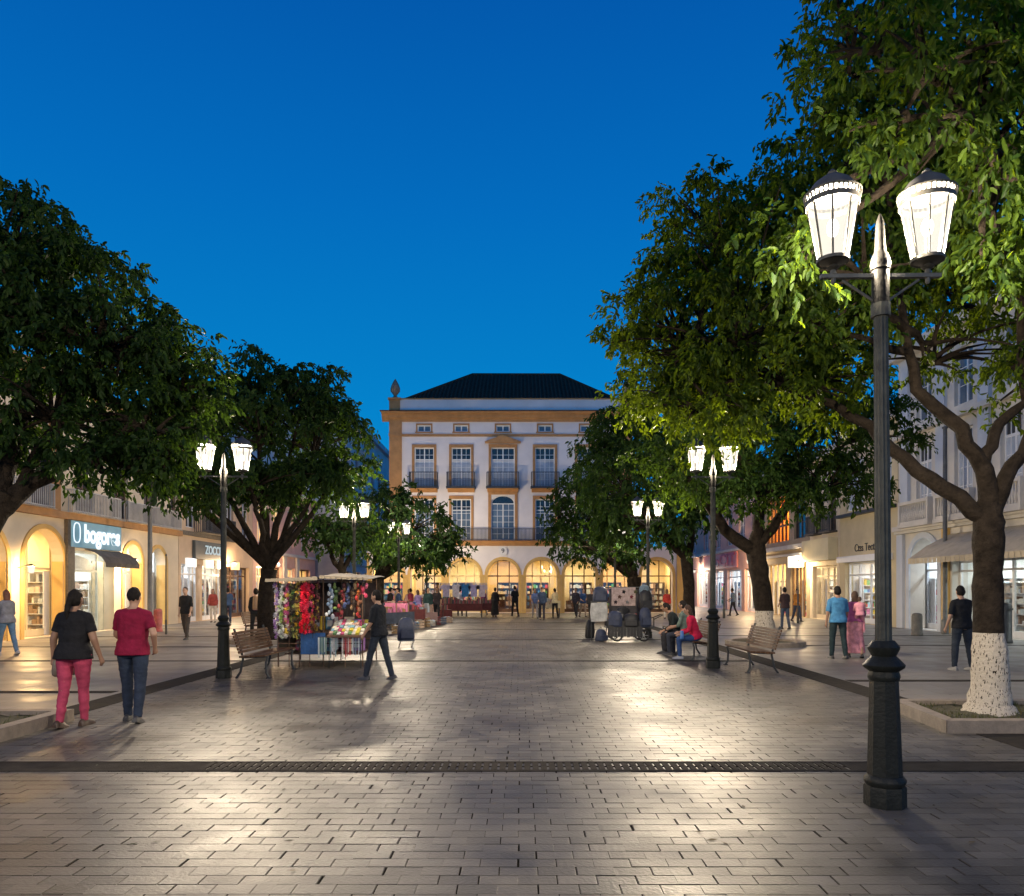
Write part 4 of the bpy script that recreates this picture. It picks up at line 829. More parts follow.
def planter(label, x0, x1, y0, y1, seed, h=.15, skew=0.0):
    t = thing('tree_planter', label, 'planter', (0, 0, 0)); k = MB(); w = .17
    def strip(p, q, r, s_):
        vs = [(*p, -.01), (*q, -.01), (*r, -.01), (*s_, -.01), (*p, h), (*q, h), (*r, h), (*s_, h)]; k.add(vs, [(0,3,2,1),(4,5,6,7),(0,1,5,4),(1,2,6,5),(2,3,7,6),(3,0,4,7)])
    A, B, C, D = (x0, y0), (x1, y0), (x1, y1), (x0+skew, y1); a, b, c, d = (x0+w, y0+w), (x1-w, y0+w), (x1-w, y1-w), (x0+skew+w, y1-w)
    n = max(2, int((x1-x0)/1.0))
    for i in range(n):
        f, g = i/n+.002, (i+1)/n-.002; L_ = lambda p, q, t_: (p[0]+(q[0]-p[0])*t_, p[1]+(q[1]-p[1])*t_)
        strip(L_(A, B, f), L_(A, B, g), L_(a, b, g), L_(a, b, f)); strip(L_(d, c, f), L_(d, c, g), L_(D, C, g), L_(D, C, f))
    strip(A, a, d, D); strip(b, B, C, c)
    bm_ = k.build('kerb', M_kerb, t)
    s = MB(); nx, ny = 26, 12; rg = random.Random(seed); vs = [(x0+w+.002+(x1-x0-2*w-.004)*i/nx, y0+w+.002+(y1-y0-2*w-.004)*j/ny, .09+rg.uniform(-.012, .022)) for j in range(ny+1) for i in range(nx+1)]
    s.add(vs, [(j*(nx+1)+i, j*(nx+1)+i+1, (j+1)*(nx+1)+i+1, (j+1)*(nx+1)+i) for j in range(ny) for i in range(nx)]); s.build('soil', M_soil, t, True)
    rg = np.random.default_rng(seed); n = 4500; P = np.stack([rg.uniform(x0+w+.03, x1-w-.03, n), rg.uniform(y0+w+.03, y1-w-.03, n), np.full(n, .085)], 1)
    keep = np.sin(P[:, 0]*5+np.sin(P[:, 1]*4)*2)+rg.normal(0, .5, n) > -.1; P = P[keep]; n = len(P); a = rg.uniform(0, 6.28, n); hh = rg.uniform(.03, .075, n); dd = np.stack([np.cos(a), np.sin(a), np.zeros(n)], 1)*.008
    tip = P+np.stack([rg.normal(0, .02, n), rg.normal(0, .02, n), hh], 1); V = np.stack([P-dd, P+dd, tip], 1).reshape(-1, 3); me = npmesh('moss', V, np.arange(n*3).reshape(-1, 3)); me.materials.append(M_moss); o = link('moss', me, t); o['kind'] = 'stuff'
planter('granite kerbed planter round the near tree on the right', 4.98, 9.5, 8.76, 10.5, 3, .15, .2)
planter('granite kerbed planter at the left edge of the plaza', -9.6, -5.72, 7.0, 9.62, 4, .15, 0)
def ring_planter(label, x, y, r):
    t = thing('tree_planter', label, 'planter', (x, y, 0)); k = MB(); k.lathe([(r, -.01), (r, .13), (r-.18, .13), (r-.18, .02), (r, -.01)], 20, cap=False); k.build('kerb', M_kerb, t)
    MB().lathe([(.3, .06), (r-.185, .07)], 20, cap=False).build('soil', M_soil, t)
ring_planter('round stone kerb under the second right tree', b2, 22.4, 1.15); ring_planter('round stone kerb under the tree behind the flower stall', b6, 23.5, 1.2)
# ------------------------------------------------------------------ benches, posts, bollards
def make_bench(label, x, y, rz, L=1.9, wood=None):
    t = thing('park_bench', label, 'bench', (x, y, 0), R(rz), 'slatted benches of the plaza'); wood = wood or M_wood
    s = MB()
    for k in range(5): s.box(-L/2, L/2, -.27+k*.098, -.27+k*.098+.085, .425-k*.006, .455-k*.006)
    s.build('seat', wood, t); b = MB()
    for k in range(7):
        z = .50+k*.058; yy = .215+k*.019; M = Matrix.Translation((0, yy, z)) @ Matrix.Rotation(R(-18), 4, 'X'); b.box(-L/2, L/2, -.012, .012, -.024, .024, M)
    b.build('backrest', wood, t)
    for sx_ in (-1, 1):
        u = sx_*(L/2-.16)
        f = MB(); f.tube([(u, -.30, 0), (u, -.25, .1), (u, -.24, .3), (u, -.27, .40), (u, -.2, .415), (u, .2, .395)], .022, 8); f.box(u-.03, u+.03, -.34, -.25, 0, .02)
        f.build('leg', M_iron, t, True)
        f = MB(); f.tube([(u, .32, 0), (u, .24, .12), (u, .19, .36), (u, .21, .46), (u, .36, .93)], .022, 8); f.build('leg', M_iron, t, True)
    return t
make_bench('brown slatted bench beside the green lamp post, facing the flower stall', -5.02, 14.9, 90, 1.9)
make_bench('empty brown slatted bench on the right by the dark lamp post', 4.83, 15.75, -90, 1.9)
make_bench('slatted bench with three seated people behind the right lamp post', 4.32, 18.45, -90, 2.1)
make_bench('pale bench beside the loaded black handcart', 5.05, 24.3, -90, 1.9, pm('pale bench wood', (.33, .28, .2), .5, .3, 6))
make_bench('bench half hidden behind the round left tree', -9.2, 26.5, 90, 1.9)
def post(name, label, cat, x, y, h, r, mat, grp=None, arm=False):
    t = thing(name, label, cat, (x, y, 0), 0, grp); MB().lathe([(r*1.5, 0), (r*1.5, .5), (r, .56), (r*.8, h)], 14).build('pole', mat, t, True)
    MB().lathe([(r*1.2, h-.03), (r*1.2, h+.03), (.01, h+.06)], 12).build('cap', mat, t)
    if arm: MB().tube([(0, 0, h-.4), (.1, 0, h-.15), (.6, 0, h)], .03, 8).build('bracket', mat, t)
    return t
M_gpole = pm('grey metal pole', (.11, .11, .105), .5, .3, 5, .2)
post('utility_pole', 'grey utility pole in front of the cream arcade building', 'pole', at(150, 30)[0], 30, 4.9, .1, M_gpole)
post('utility_pole', 'tall grey pole before the pale stone building', 'pole', at(945, 27.6)[0], 27.6, 7.6, .085, M_gpole)
post('thin_post', 'thin black post in front of the narrow lit arch', 'post', at(166, 27.5)[0], 27.5, 2.9, .025, M_iron)
post('thin_post', 'thin dark post beyond the orange lit doorway on the right', 'post', at(798, 36)[0], 36, 2.6, .04, M_iron)
post('thin_post', 'thin dark post by the pink building shop front', 'post', at(724, 42)[0], 42, 1.9, .05, M_iron)
def bollard(label, x, y, h=.95, r=.2, mat=None, cat='bollard', name='stone_bollard'):
    t = thing(name, label, cat, (x, y, 0), 0); m = mat or pm('bollard stone', (.14, .13, .11), .8, .3, 5, .3)
    MB().lathe([(r*1.08, 0), (r*1.08, .08), (r, .1), (r, h-.12), (r*.85, h-.03), (r*.4, h), (.01, h)], 16).build('body', m, t, True); return t
bollard('squat grey stone bollard before the pale stone arch', at(917, 27)[0], 27, .8, .18)
bollard('low stone bollard left of the pale arch', at(884, 30)[0], 30, .6, .15)
o = bollard('tall dark litter bin behind the whitewashed tree', at(1004, 23.2)[0], 23.2, 1.25, .22, M_iron, 'litter bin', 'litter_bin'); MB().lathe([(.245, 1.02), (.245, 1.08), (.235, 1.08), (.235, 1.02), (.245, 1.02)], 16, cap=False).build('rim', M_iron, o)
bollard('red and yellow striped hydrant like bollard by the narrow arch', at(158, 29.2)[0], 29.2, .9, .16, pm('red bollard paint', (.3, .05, .04), .5, .5, 6))
# ------------------------------------------------------------------ people
def remesh(mb, vox, it=6):
    me = mb.mesh('tmp'); o = link('tmp', me); r = o.modifiers.new('r', 'REMESH'); r.mode = 'VOXEL'; r.voxel_size = vox
    if it: m = o.modifiers.new('s', 'SMOOTH'); m.factor = .5; m.iterations = it
    dg = bpy.context.evaluated_depsgraph_get(); out_ = bpy.data.meshes.new_from_object(o.evaluated_get(dg)); bpy.data.objects.remove(o); bpy.data.meshes.remove(me)
    out_.polygons.foreach_set('use_smooth', [True]*len(out_.polygons)); return out_
def loft(mb, rings, M, n=18):
    vs = []; k = len(rings)
    for (cx, cy, z, rx, ry) in rings:
        for i in range(n):
            a = 2*math.pi*i/n; ca, sa = math.cos(a), math.sin(a)
            vs.append(M @ Vector((cx+rx*math.copysign(abs(ca)**.85, ca), cy+ry*math.copysign(abs(sa)**.85, sa), z)))
    mb.add(vs, [(j*n+i, j*n+(i+1) % n, (j+1)*n+(i+1) % n, (j+1)*n+i) for j in range(k-1) for i in range(n)]+[tuple(range(n-1, -1, -1)), tuple((k-1)*n+i for i in range(n))])
SKIN = [pm('skin %d' % i, c, .55, .08, 5, .05) for i, c in enumerate([(.36, .21, .14), (.27, .15, .095), (.45, .28, .2)])]
HAIRS = {'black': pm('black hair', (.012, .010, .009), .75, .4, 30, .4, spec=.15), 'brown': pm('brown hair', (.05, .025, .014), .75, .4, 30, .4), 'grey': pm('grey hair', (.16, .15, .14), .6, .3, 30, .4), 'red': pm('auburn hair', (.12, .04, .018), .5, .4, 30, .4)}
M_eye = pm('dark eye', (.01, .008, .008), .2)
def person(label, x, y, rz, H=1.72, top='black', topc=(.02, .02, .022), leg='trousers', legc=(.03, .035, .05), shoe=(.02, .02, .022), sole=None, wide=1.0, fem=False, hair='black', style='short', skin=0,
           lean=3, legs=((8, 6, 3), (-8, 10, 3)), arms=((-6, 9, 12), (8, 9, 15)), sleeve=.62, vox=.014, head=(0, 0), grp='people on the plaza', seat=None, collar=None):
    s = H/1.75; t = thing('person', label, 'person', (x, y, 0), R(rz), grp)
    bw = wide*(.93 if fem else 1.0); hipw = wide*(1.06 if fem else 1.0)
    pel = Vector((0, 0, .95)); J = {}
    Mt = Matrix.Translation(pel) @ Matrix.Rotation(R(-lean), 4, 'X') @ Matrix.Translation(-pel)
    def dirv(flex, ab, side): f = R(flex); a = R(ab); return Vector((math.sin(a)*side, math.sin(f)*math.cos(a), -math.cos(f)*math.cos(a)))
    LG = []
    for side, (fl, kn, ab) in zip((-1, 1), legs):
        h = pel+Vector((side*.092*hipw, 0, -.03)); k = h+dirv(fl, ab, side)*.43; a = k+dirv(fl-kn, ab*.4, side)*.43; LG.append((h, k, a, fl-kn))
    lo = min(L[2].z for L in LG)-.078
    if seat is not None: lo = min(L[2].z for L in LG)-.078
    off = Vector((0, 0, -lo))
    for v in (pel,): v += off
    LG = [(h+off, k+off, a+off, f) for h, k, a, f in LG]; Mt = Matrix.Translation(off) @ Mt
    AR = []
    for side, (fl, ab, el) in zip((-1, 1), arms):
        sh = Vector((side*(.165*bw), -.005, 1.40)); e = sh+dirv(fl, ab, side)*.285; ab2 = ab*.35 if el < 40 else -12
        w = e+dirv(fl+el, ab2, side)*.25; AR.append((Mt @ sh, Mt @ e, Mt @ w, side))
    hd = Matrix.Translation(Vector((0, .015, 1.56))) @ Matrix.Rotation(R(head[1]), 4, 'Z') @ Matrix.Rotation(R(-head[0]), 4, 'X'); HM = Mt @ hd
    tors = [(0, 0, .84, .13*hipw, .10), (0, -.01, .90, .168*hipw, .122*hipw), (0, -.006, .98, .165*hipw, .118*hipw), (0, 0, 1.08, .142*bw, .102*wide), (0, 0, 1.18, .15*bw, .108*wide), (0, .005, 1.28, .168*bw, .118), (0, 0, 1.36, .18*bw, .112), (0, -.005, 1.42, .165*bw, .092), (0, -.008, 1.465, .105*bw, .07), (0, -.005, 1.50, .062, .06)]
    S = Matrix.Scale(s, 4)
    def fin(mb, name, mat, par, it=5, vx=None):
        mb.v = [tuple(S @ Vector(v)) for v in mb.v]; me = remesh(mb, vx or vox, it); me.materials.append(mat)
        fold = {'shirt': (.007, 7, 13), 'trousers': (.0065, 8, 17), 'skirt': (.012, 12, 3), 'hair': (.006, 34, 22)}.get(name)
        if fold:
            A_, fx, fz = fold; sd_ = Vector((x*3.1, y*1.7, 0)); nv = len(me.vertices); nr = [v.normal.copy() for v in me.vertices]
            for v, n_ in zip(me.vertices, nr):
                q_ = Vector((v.co.x*fx+v.co.z*4, v.co.y*fx, v.co.z*fz))+sd_; v.co += n_*A_*(mnoise.noise(q_)+.5*mnoise.noise(q_*2.1))
        return link(name, me, par)
    b = MB(); loft(b, tors, Mt); b.cone(Mt @ Vector((0, -.005, 1.46)), Mt @ Vector((0, .008, 1.58)), .058, .054, 12)
    for sh, e, w, sd in AR: b.cone(Mt @ Vector((sd*.05, -.01, 1.45)), sh, .05, .05, 10)
    b.ball(HM @ Vector((0, .0, .085)), (.076, .095, .115), 16, 12, (HM.to_3x3())); b.ball(HM @ Vector((0, .028, .02)), (.055, .06, .065), 12, 8, HM.to_3x3())
    b.cone(HM @ Vector((0, .092, .085)), HM @ Vector((0, .108, .052)), .011, .015, 8)
    for sd in (-1, 1): b.ball(HM @ Vector((sd*.077, -.005, .07)), (.013, .02, .033), 8, 6, HM.to_3x3())
    b.ball(HM @ Vector((0, .084, .015)), (.026, .014, .009), 8, 6, HM.to_3x3())
    for h, k, a, f in LG:
        b.cone(h, k, .083*hipw, .056*wide, 12); b.cone(k, a, .054*wide, .037, 12); b.cone(a, a+Vector((0, .09, -.045)), .032, .022, 8)
    for sh, e, w, sd in AR:
        b.cone(sh, e, .05*wide, .039*wide, 12); b.cone(e, w, .039*wide, .027, 12); d = (w-e).normalized(); p = w+d*.05; b.cone(w, p+d*.03, .026, .034, 8)
        fw = (Vector((0, 1, 0))-d*d.y); fw = fw.normalized() if fw.length > .2 else Vector((0, 0, 1)); inn = Vector((-sd, 0, 0)); inn = (inn-d*inn.dot(d)).normalized()
        fr = .0092 if vox < .012 else .0105
        for q, ln in zip((-1.5, -.5, .5, 1.5), (.05, .068, .074, .066)):
            r0 = p+d*.02+fw*q*.0185; r1 = r0+d*ln*.6+inn*.010; r2 = r1+d*ln*.4+inn*.024; b.cone(r0, r1, fr, fr*.95, 6); b.cone(r1, r2, fr*.95, fr*.85, 6)
        r0 = w+d*.02+fw*.026; r1 = r0+d*.035+fw*.022+inn*.01; r2 = r1+d*.03+inn*.012; b.cone(r0, r1, fr*1.2, fr*1.1, 6); b.cone(r1, r2, fr*1.1, fr*.9, 6)
    body = fin(b, 'body', SKIN[skin], t, 3)
    hrm = HAIRS[hair]; hh = MB(); I3 = HM.to_3x3()
    hh.ball(HM @ Vector((0, -.016, .105)), (.083, .096, .108), 16, 12, I3)
    if style != 'cropped': hh.ball(HM @ Vector((0, -.035, .075)), (.086, .085, .10), 14, 10, I3)
    if style == 'long':
        loft(hh, [(0, -.045, -.22, .05, .02), (0, -.055, -.12, .085, .035), (0, -.045, .0, .088, .06), (0, -.03, .1, .085, .08)], HM)
    if style == 'pony':
        hh.ball(HM @ Vector((0, -.105, .09)), (.035, .035, .035), 10, 7); hh.cone(HM @ Vector((0, -.12, .08)), HM @ Vector((-.02, -.135, -.06)), .034, .036, 8); hh.cone(HM @ Vector((-.02, -.135, -.06)), HM @ Vector((-.03, -.125, -.2)), .036, .012, 8)
    if style == 'cap': hh.cone(HM @ Vector((0, .06, .12)), HM @ Vector((0, .14, .105)), .05, .045, 8)
    fin(hh, 'hair' if style != 'cap' else 'cap', hrm, t, 2)
    for sd in (-1, 1):
        e = MB(); e.ball(S @ (HM @ Vector((sd*.031, .083, .088))), .0115*s, 8, 6); e.build('eye', M_eye, t, True)
    # clothing follows the body
    g = .012
    c = MB(); z0 = .87 if leg != 'dress' else .95
    rings = [(0, -.010, z0, .186*hipw+.012, .142*hipw+.012), (0, -.010, .93, .182*hipw+.012, .138*hipw+.012)]+[(a, b_, z, rx+g+(.016 if z < 1.25 else .004), ry+g+(.012 if z < 1.25 else .004)) for a, b_, z, rx, ry in tors if z > .95 and z < 1.47]+[(0, -.006, 1.478, .088, .075)]
    loft(c, rings, Mt)
    for sh, e, w, sd in AR:
        c.cone(Mt @ Vector((sd*.055, -.01, 1.448)), sh, .058, .06*wide, 12)
        if sleeve <= 1: e2 = sh.lerp(e, sleeve); c.tube([sh, e2], [.06*wide, .057*wide], 12)
        else: c.tube([sh, e], [.06*wide, .050*wide], 12); c.ball(e, .052*wide, 10, 8); c.tube([e, e.lerp(w, sleeve-1)], [.052*wide, .042], 12)
    fin(c, 'shirt', fab(label[:24], topc), t, 3)
    q = MB()
    if leg == 'dress':
        loft(q, [(0, 0, .12, .25, .22), (0, 0, .4, .225, .2), (0, 0, .7, .2, .165), (0, -.008, .9, .184*hipw, .138*hipw), (0, 0, 1.0, .172*hipw, .125), (0, 0, 1.08, .15*bw, .11)], Matrix.Translation(off)); fin(q, 'skirt', fab('skirt '+label[:18], legc, .5), t, 3)
    else:
        loft(q, [(a, b_, z, rx+g*.8, ry+g*.8) for a, b_, z, rx, ry in tors if z < 1.03]+[(0, 0, 1.03, .155*hipw, .115)], Mt)
        for h, k, a, f in LG:
            slim = .8 if leg == 'slim' else .93; en = k.lerp(a, 1.02)
            q.cone(h, k, .098*hipw, .068*wide*slim+.003, 14); q.tube([k, k.lerp(a, .35), en], [.070*wide*slim, .068*wide*slim, .056*slim], 14)
        fin(q, 'trousers', fab('trousers '+label[:18], legc), t, 3)
    for h, k, a, f in LG:
        pitch = max(-25, min(40, -f)) if abs(f) > 12 and f < 0 else 0
        Mf = Matrix.Translation(a) @ Matrix.Rotation(R(-pitch), 4, 'X'); sh = MB()
        n = 12; rr = [(-.088, .03, .06), (-.07, .042, .085), (-.02, .046, .105), (.04, .047, .088), (.11, .05, .06), (.165, .042, .042), (.195, .02, .02)]
        vs = []; 
        for yy, rx, hz in rr:
            for i in range(n): an = 2*math.pi*i/n; vs.append(Mf @ Vector((rx*math.cos(an), yy, -.078+.002+hz*max(0, math.sin(an))*1.0)))
        sh.add(vs, [(j*n+i, j*n+(i+1) % n, (j+1)*n+(i+1) % n, (j+1)*n+i) for j in range(6) for i in range(n)]+[tuple(range(n-1, -1, -1)), tuple(6*n+i for i in range(n))])
        sh.v = [tuple(S @ Vector(v)) for v in sh.v]; so_ = sh.build('shoe', pm('shoe '+str(shoe), shoe, .5, .2, 10), t, True)
    J['hand'] = [Matrix.Translation((x, y, 0)) @ Matrix.Rotation(R(rz), 4, 'Z') @ (S @ (w+(w-e).normalized()*.08)) for sh, e, w, sd in AR]
    return t, J
def bag(label, loc, rz, w, h, dep, mat, cat='bag', name='hand_bag', handle=True):
    t = thing(name, label, cat, loc, R(rz)); b = MB()
    rr = [(-h/2, .8, .7), (-h/2+.02, .97, 1), (-h*.1, 1, 1.05), (h*.3, .94, .85), (h/2, .86, .5)]
    loft(b, [(0, 0, z, w/2*a, dep/2*c) for z, a, c in rr], Matrix(), 14); b.build('body', mat, t, True)
    if handle: MB().tube([(-w*.3, 0, h/2-.01), (-w*.22, 0, h/2+.1), (w*.22, 0, h/2+.1), (w*.3, 0, h/2-.01)], .008, 6).build('handle', mat, t, True)
    return t
V1, V2 = .0085, .014
x = at(74, 9.2)[0]
_, J = person('woman in black tee and coral pink trousers walking away at left', x, 9.2, -6, 1.66, topc=(.012, .012, .014), leg='slim', legc=(.34, .045, .09), shoe=(.05, .03, .02), wide=1.16, fem=True, style='pony', skin=1, legs=((-8, 5, -3), (9, 4, -4)), arms=((-6, 17, 14), (4, 16, 20)), sleeve=.68, vox=V1, lean=2)
bag('grey brown shoulder bag hanging at the hip of the woman in coral trousers', J['hand'][0]+Vector((.10, .06, -.06)), 60, .3, .2, .11, pm('taupe leather', (.13, .10, .075), .5, .3, 8, .2), handle=True)
x = at(133, 9.55)[0]
_, J = person('man in crimson polo shirt and dark jeans walking away at left', x, 9.55, 2, 1.68, topc=(.19, .009, .035), legc=(.022, .032, .055), shoe=(.03, .03, .032), wide=1.1, style='cropped', skin=0, legs=((7, 3, 0), (-8, 5, 3)), arms=((16, 14, 42), (-14, 24, 55)), sleeve=.72, vox=V1, lean=2)
bag('small black clutch bag under the arm of the man in crimson', J['hand'][0]+Vector((-.0, -.12, .02)), 80, .28, .2, .09, pm('black leather', (.015, .015, .016), .45, .3, 8), handle=False)
x = at(379, 13.9)[0]
person('man in black tee and dark jeans stepping past the flower stall', x, 13.9, 68, 1.66, topc=(.014, .016, .02), legc=(.025, .032, .045), shoe=(.04, .04, .045), hair='black', style='short', skin=0, legs=((17, 4, 3), (-13, 4, 3)), arms=((10, 10, 25), (6, 8, 30)), sleeve=.95, vox=V1+.001, head=(8, 10))
person('man in light blue tee strolling away on the right pavement', at(838, 18)[0], 18, 0, 1.72, topc=(.055, .19, .36), legc=(.02, .035, .04), wide=1.08, style='short', hair='black', skin=1, legs=((6, 5, 3), (-5, 8, 3)), arms=((-4, 15, 14), (10, 12, 30)), sleeve=.95, vox=.011)
person('woman in plum and rose print dress beside the man in blue', at(855, 18.3)[0], 18.3, -14, 1.60, topc=(.28, .07, .18), leg='dress', legc=(.52, .22, .26), fem=True, wide=1.08, style='long', hair='brown', skin=1, arms=((10, 12, 70), (16, 14, 85)), sleeve=1.5, vox=.011)
person('small child in pink jacket carried by the woman in the print dress', at(861, 18.05)[0], 18.12, -20, .9, topc=(.62, .26, .32), legc=(.55, .22, .28), shoe=(.4, .2, .25), hair='brown', wide=1.1, legs=((35, 40, 10), (35, 45, 10)), arms=((20, 12, 50), (25, 12, 60)), sleeve=1.8, vox=.012)
COL.objects[-1]
for o in COL.objects:
    if o.get('label', '').startswith('small child'): o.location.z = .62
person('man in black tee and blue jeans standing left of the whitewashed trunk', at(962, 15.5)[0], 15.5, 8, 1.72, topc=(.012, .013, .016), legc=(.045, .08, .14), shoe=(.2, .19, .18), wide=1.1, style='short', skin=0, legs=((3, 2, 5), (-4, 4, 5)), arms=((0, 16, 25), (22, 10, 65)), sleeve=.9, vox=.0105, head=(4, -10))
_, J = person('woman with long auburn hair in grey sleeves and jeans at left edge', at(7, 19)[0], 19, 62, 1.64, topc=(.2, .2, .22), legc=(.10, .17, .26), shoe=(.35, .33, .32), fem=True, style='long', hair='red', skin=2, legs=((14, 5, 2), (-12, 10, 2)), arms=((20, 8, 60), (12, 8, 55)), sleeve=1.85, vox=.011)
bag('pink shoulder bag at the side of the auburn haired woman', J['hand'][0]+Vector((.02, -.12, .03)), 60, .34, .26, .14, pm('pink leather', (.45, .10, .13), .5, .2, 6))
person('man in dark clothes walking towards the camera on the left pavement', at(186, 24.8)[0], 24.8, 176, 1.72, topc=(.018, .018, .02), legc=(.06, .05, .045), style='cropped', hair='brown', skin=2, legs=((14, 4, 2), (-10, 16, 2)), arms=((8, 10, 20), (-6, 10, 20)), sleeve=1.1, vox=.012)
FAR = [('woman in red top and pale trousers by the middle shop door on the left', 213, 37, 190, 1.64, (.3, .06, .05), (.55, .5, .45), 'trousers', True, 'long', 'brown'),
 ('person in dark blue top behind the left lamp post', 228, 36, 20, 1.7, (.04, .07, .14), (.03, .04, .07), 'trousers', False, 'short', 'black'),
 ('person in black jacket behind the flower stall carrying a floral bag', 256, 25, 30, 1.68, (.02, .02, .022), (.03, .03, .03), 'trousers', False, 'short', 'black'),
 ('person in dark backpack top and jeans before the amber shop on the right', 785, 31, 10, 1.7, (.05, .03, .03), (.06, .08, .12), 'trousers', False, 'short', 'black'),
 ('person in red top and white skirt near the far right arcade', 667, 41, 170, 1.62, (.45, .05, .04), (.7, .66, .62), 'trousers', True, 'long', 'brown'),
 ('person in black standing at the centre of the plaza before the bright arch', 515, 45, 20, 1.82, (.012, .012, .014), (.012, .012, .014), 'trousers', False, 'short', 'black'),
 ('dark figure in long black coat left of the plaza centre', 495, 44, -20, 1.70, (.015, .015, .016), (.015, .014, .014), 'dress', True, 'short', 'black'),
 ('person in light blue jacket, left one of the pair before the fourth arch', 535, 42, 185, 1.66, (.14, .2, .38), (.35, .33, .32), 'trousers', True, 'long', 'brown'),
 ('man in pink cap and navy coat in the pair before the fourth arch', 542, 40, 175, 1.76, (.04, .06, .11), (.03, .03, .045), 'trousers', False, 'cap', 'red'),
 ('person in black trousers beside the bright counter right of the pair', 555, 42, 30, 1.66, (.6, .5, .3), (.015, .015, .018), 'trousers', False, 'short', 'black'),
 ('person in dark jacket, left one before the fifth arch', 576, 43, 150, 1.7, (.03, .03, .045), (.03, .03, .035), 'trousers', False, 'short', 'black'),
 ('person in royal blue top before the fifth arch', 583, 44, 200, 1.64, (.04, .10, .26), (.35, .28, .22), 'trousers', True, 'short', 'brown'),
 ('person in dark green top standing at the right end of the market tables', 428, 36, 200, 1.7, (.02, .045, .045), (.02, .022, .03), 'trousers', False, 'short', 'black'),
 ('person in black vest beside the one in dark green at the market', 437, 37.5, 170, 1.74, (.03, .025, .03), (.02, .02, .024), 'trousers', False, 'short', 'brown'),
 ('person in lilac top browsing the market tables', 418, 37.3, 40, 1.6, (.32, .24, .5), (.06, .05, .07), 'trousers', True, 'long', 'brown'),
 ('person in navy hat and jacket behind the market tables', 399, 33, 100, 1.7, (.03, .05, .1), (.03, .03, .05), 'trousers', False, 'cap', 'black'),
 ('person in pale pink blouse at the left market table', 409, 40.5, 180, 1.62, (.55, .36, .36), (.1, .08, .08), 'trousers', True, 'short', 'brown'),
 ('person in white shirt in front of the clothes stall', 460, 46, 10, 1.66, (.6, .58, .6), (.04, .04, .05), 'trousers', False, 'short', 'black'),
 ('person in grey walking near the salmon building on the left', 300, 44, 160, 1.68, (.15, .15, .16), (.04, .04, .05), 'trousers', False, 'short', 'black'),
 ('person in blue jeans jacket before the pink building shop', 733, 46, 60, 1.68, (.08, .12, .2), (.03, .03, .04), 'trousers', False, 'short', 'black'),
 ('person in orange vest deep by the amber shop on the right', 797, 38, 200, 1.66, (.5, .2, .04), (.05, .06, .09), 'trousers', False, 'short', 'black')]
FAR += [('person in burgundy jumper left of the lilac top at the market', 411, 39, 60, 1.66, (.2, .03, .05), (.04, .04, .05), 'trousers', False, 'short', 'black'),
 ('person in white blouse behind the pale goods at the market', 424, 41, 180, 1.6, (.6, .56, .54), (.1, .06, .06), 'trousers', True, 'long', 'black'),
 ('person in dark coat near the market table with brown goods', 390, 35.5, -60, 1.72, (.025, .02, .02), (.02, .02, .025), 'trousers', False, 'cap', 'black'),
 ('person in teal cardigan at the far market table before the arches', 446, 47, 190, 1.62, (.04, .16, .18), (.05, .04, .04), 'trousers', True, 'short', 'brown'),
 ('person in khaki shirt left of the white mansion arcade, far back', 398, 47.5, 170, 1.7, (.25, .2, .12), (.05, .06, .09), 'trousers', False, 'short', 'brown'),
 ('person in plum coat right of the shirt rack', 484, 47, 20, 1.62, (.16, .03, .1), (.03, .03, .04), 'trousers', True, 'long', 'black'),
 ('person in grey hoodie before the sixth arch of the mansion', 604, 47, 190, 1.72, (.2, .2, .22), (.03, .04, .07), 'trousers', False, 'short', 'black'),
 ('person in black seen between the handcart and the fifth arch', 592, 34, 160, 1.7, (.02, .02, .024), (.03, .03, .03), 'trousers', False, 'short', 'black')]
for i, (lb, px, d, rz, H, tc_, lc, lg, fm_, stl, hr) in enumerate(FAR):
    a = 14 if i % 3 else 6
    person(lb, at(px, d)[0], d, rz, H, topc=tc_, leg=lg, legc=lc, fem=fm_, style=stl, hair=hr, skin=i % 3, legs=((a, 5, 2), (-a*.8, 12, 2)), arms=((-8+i % 5*4, 10, 15+i % 4*14), (10, 11, 20+i % 3*20)), sleeve=.9 if i % 2 else 1.8, vox=.016)
# seated people on the right bench, facing the plaza
SIT = ((84, 88, 4), (80, 84, 6)); SA = ((25, 10, 55), (28, 10, 60))
person('woman with dark hair in red jacket sitting on the right bench', 4.16, 17.75, 78, 1.62, topc=(.55, .02, .06), legc=(.04, .08, .2), shoe=(.3, .3, .32), fem=True, style='long', hair='brown', skin=0, legs=SIT, arms=SA, sleeve=1.8, vox=.011, lean=16, seat=1)
person('man in grey green shirt sitting in the middle of the right bench', 4.12, 18.55, 60, 1.72, topc=(.10, .14, .12), legc=(.03, .035, .05), style='short', skin=1, legs=SIT, arms=SA, sleeve=1.2, vox=.012, lean=8, seat=1)
person('person in dark jacket leaning forward at the far end of the bench', 4.1, 19.2, 85, 1.74, topc=(.015, .02, .022), legc=(.03, .03, .035), style='short', skin=1, legs=SIT, arms=SA, sleeve=1.8, vox=.012, lean=30, seat=1)
bag('blue cup like drinks flask on the lap of the woman in red', Vector((3.80, 17.6, .60)), 10, .09, .2, .09, pm('blue flask', (.08, .2, .5), .3, .2, 6), 'flask', 'drinks_flask', False)
for o in list(COL.objects):
    if o.get('label', '').startswith('person in black jacket behind the flower'):
        bag('floral backpack on the back of the person behind the flower stall', o.location+Vector((.12, -.17, 1.2)), 30, .34, .46, .2, M_goods, 'backpack', 'back_pack', False)
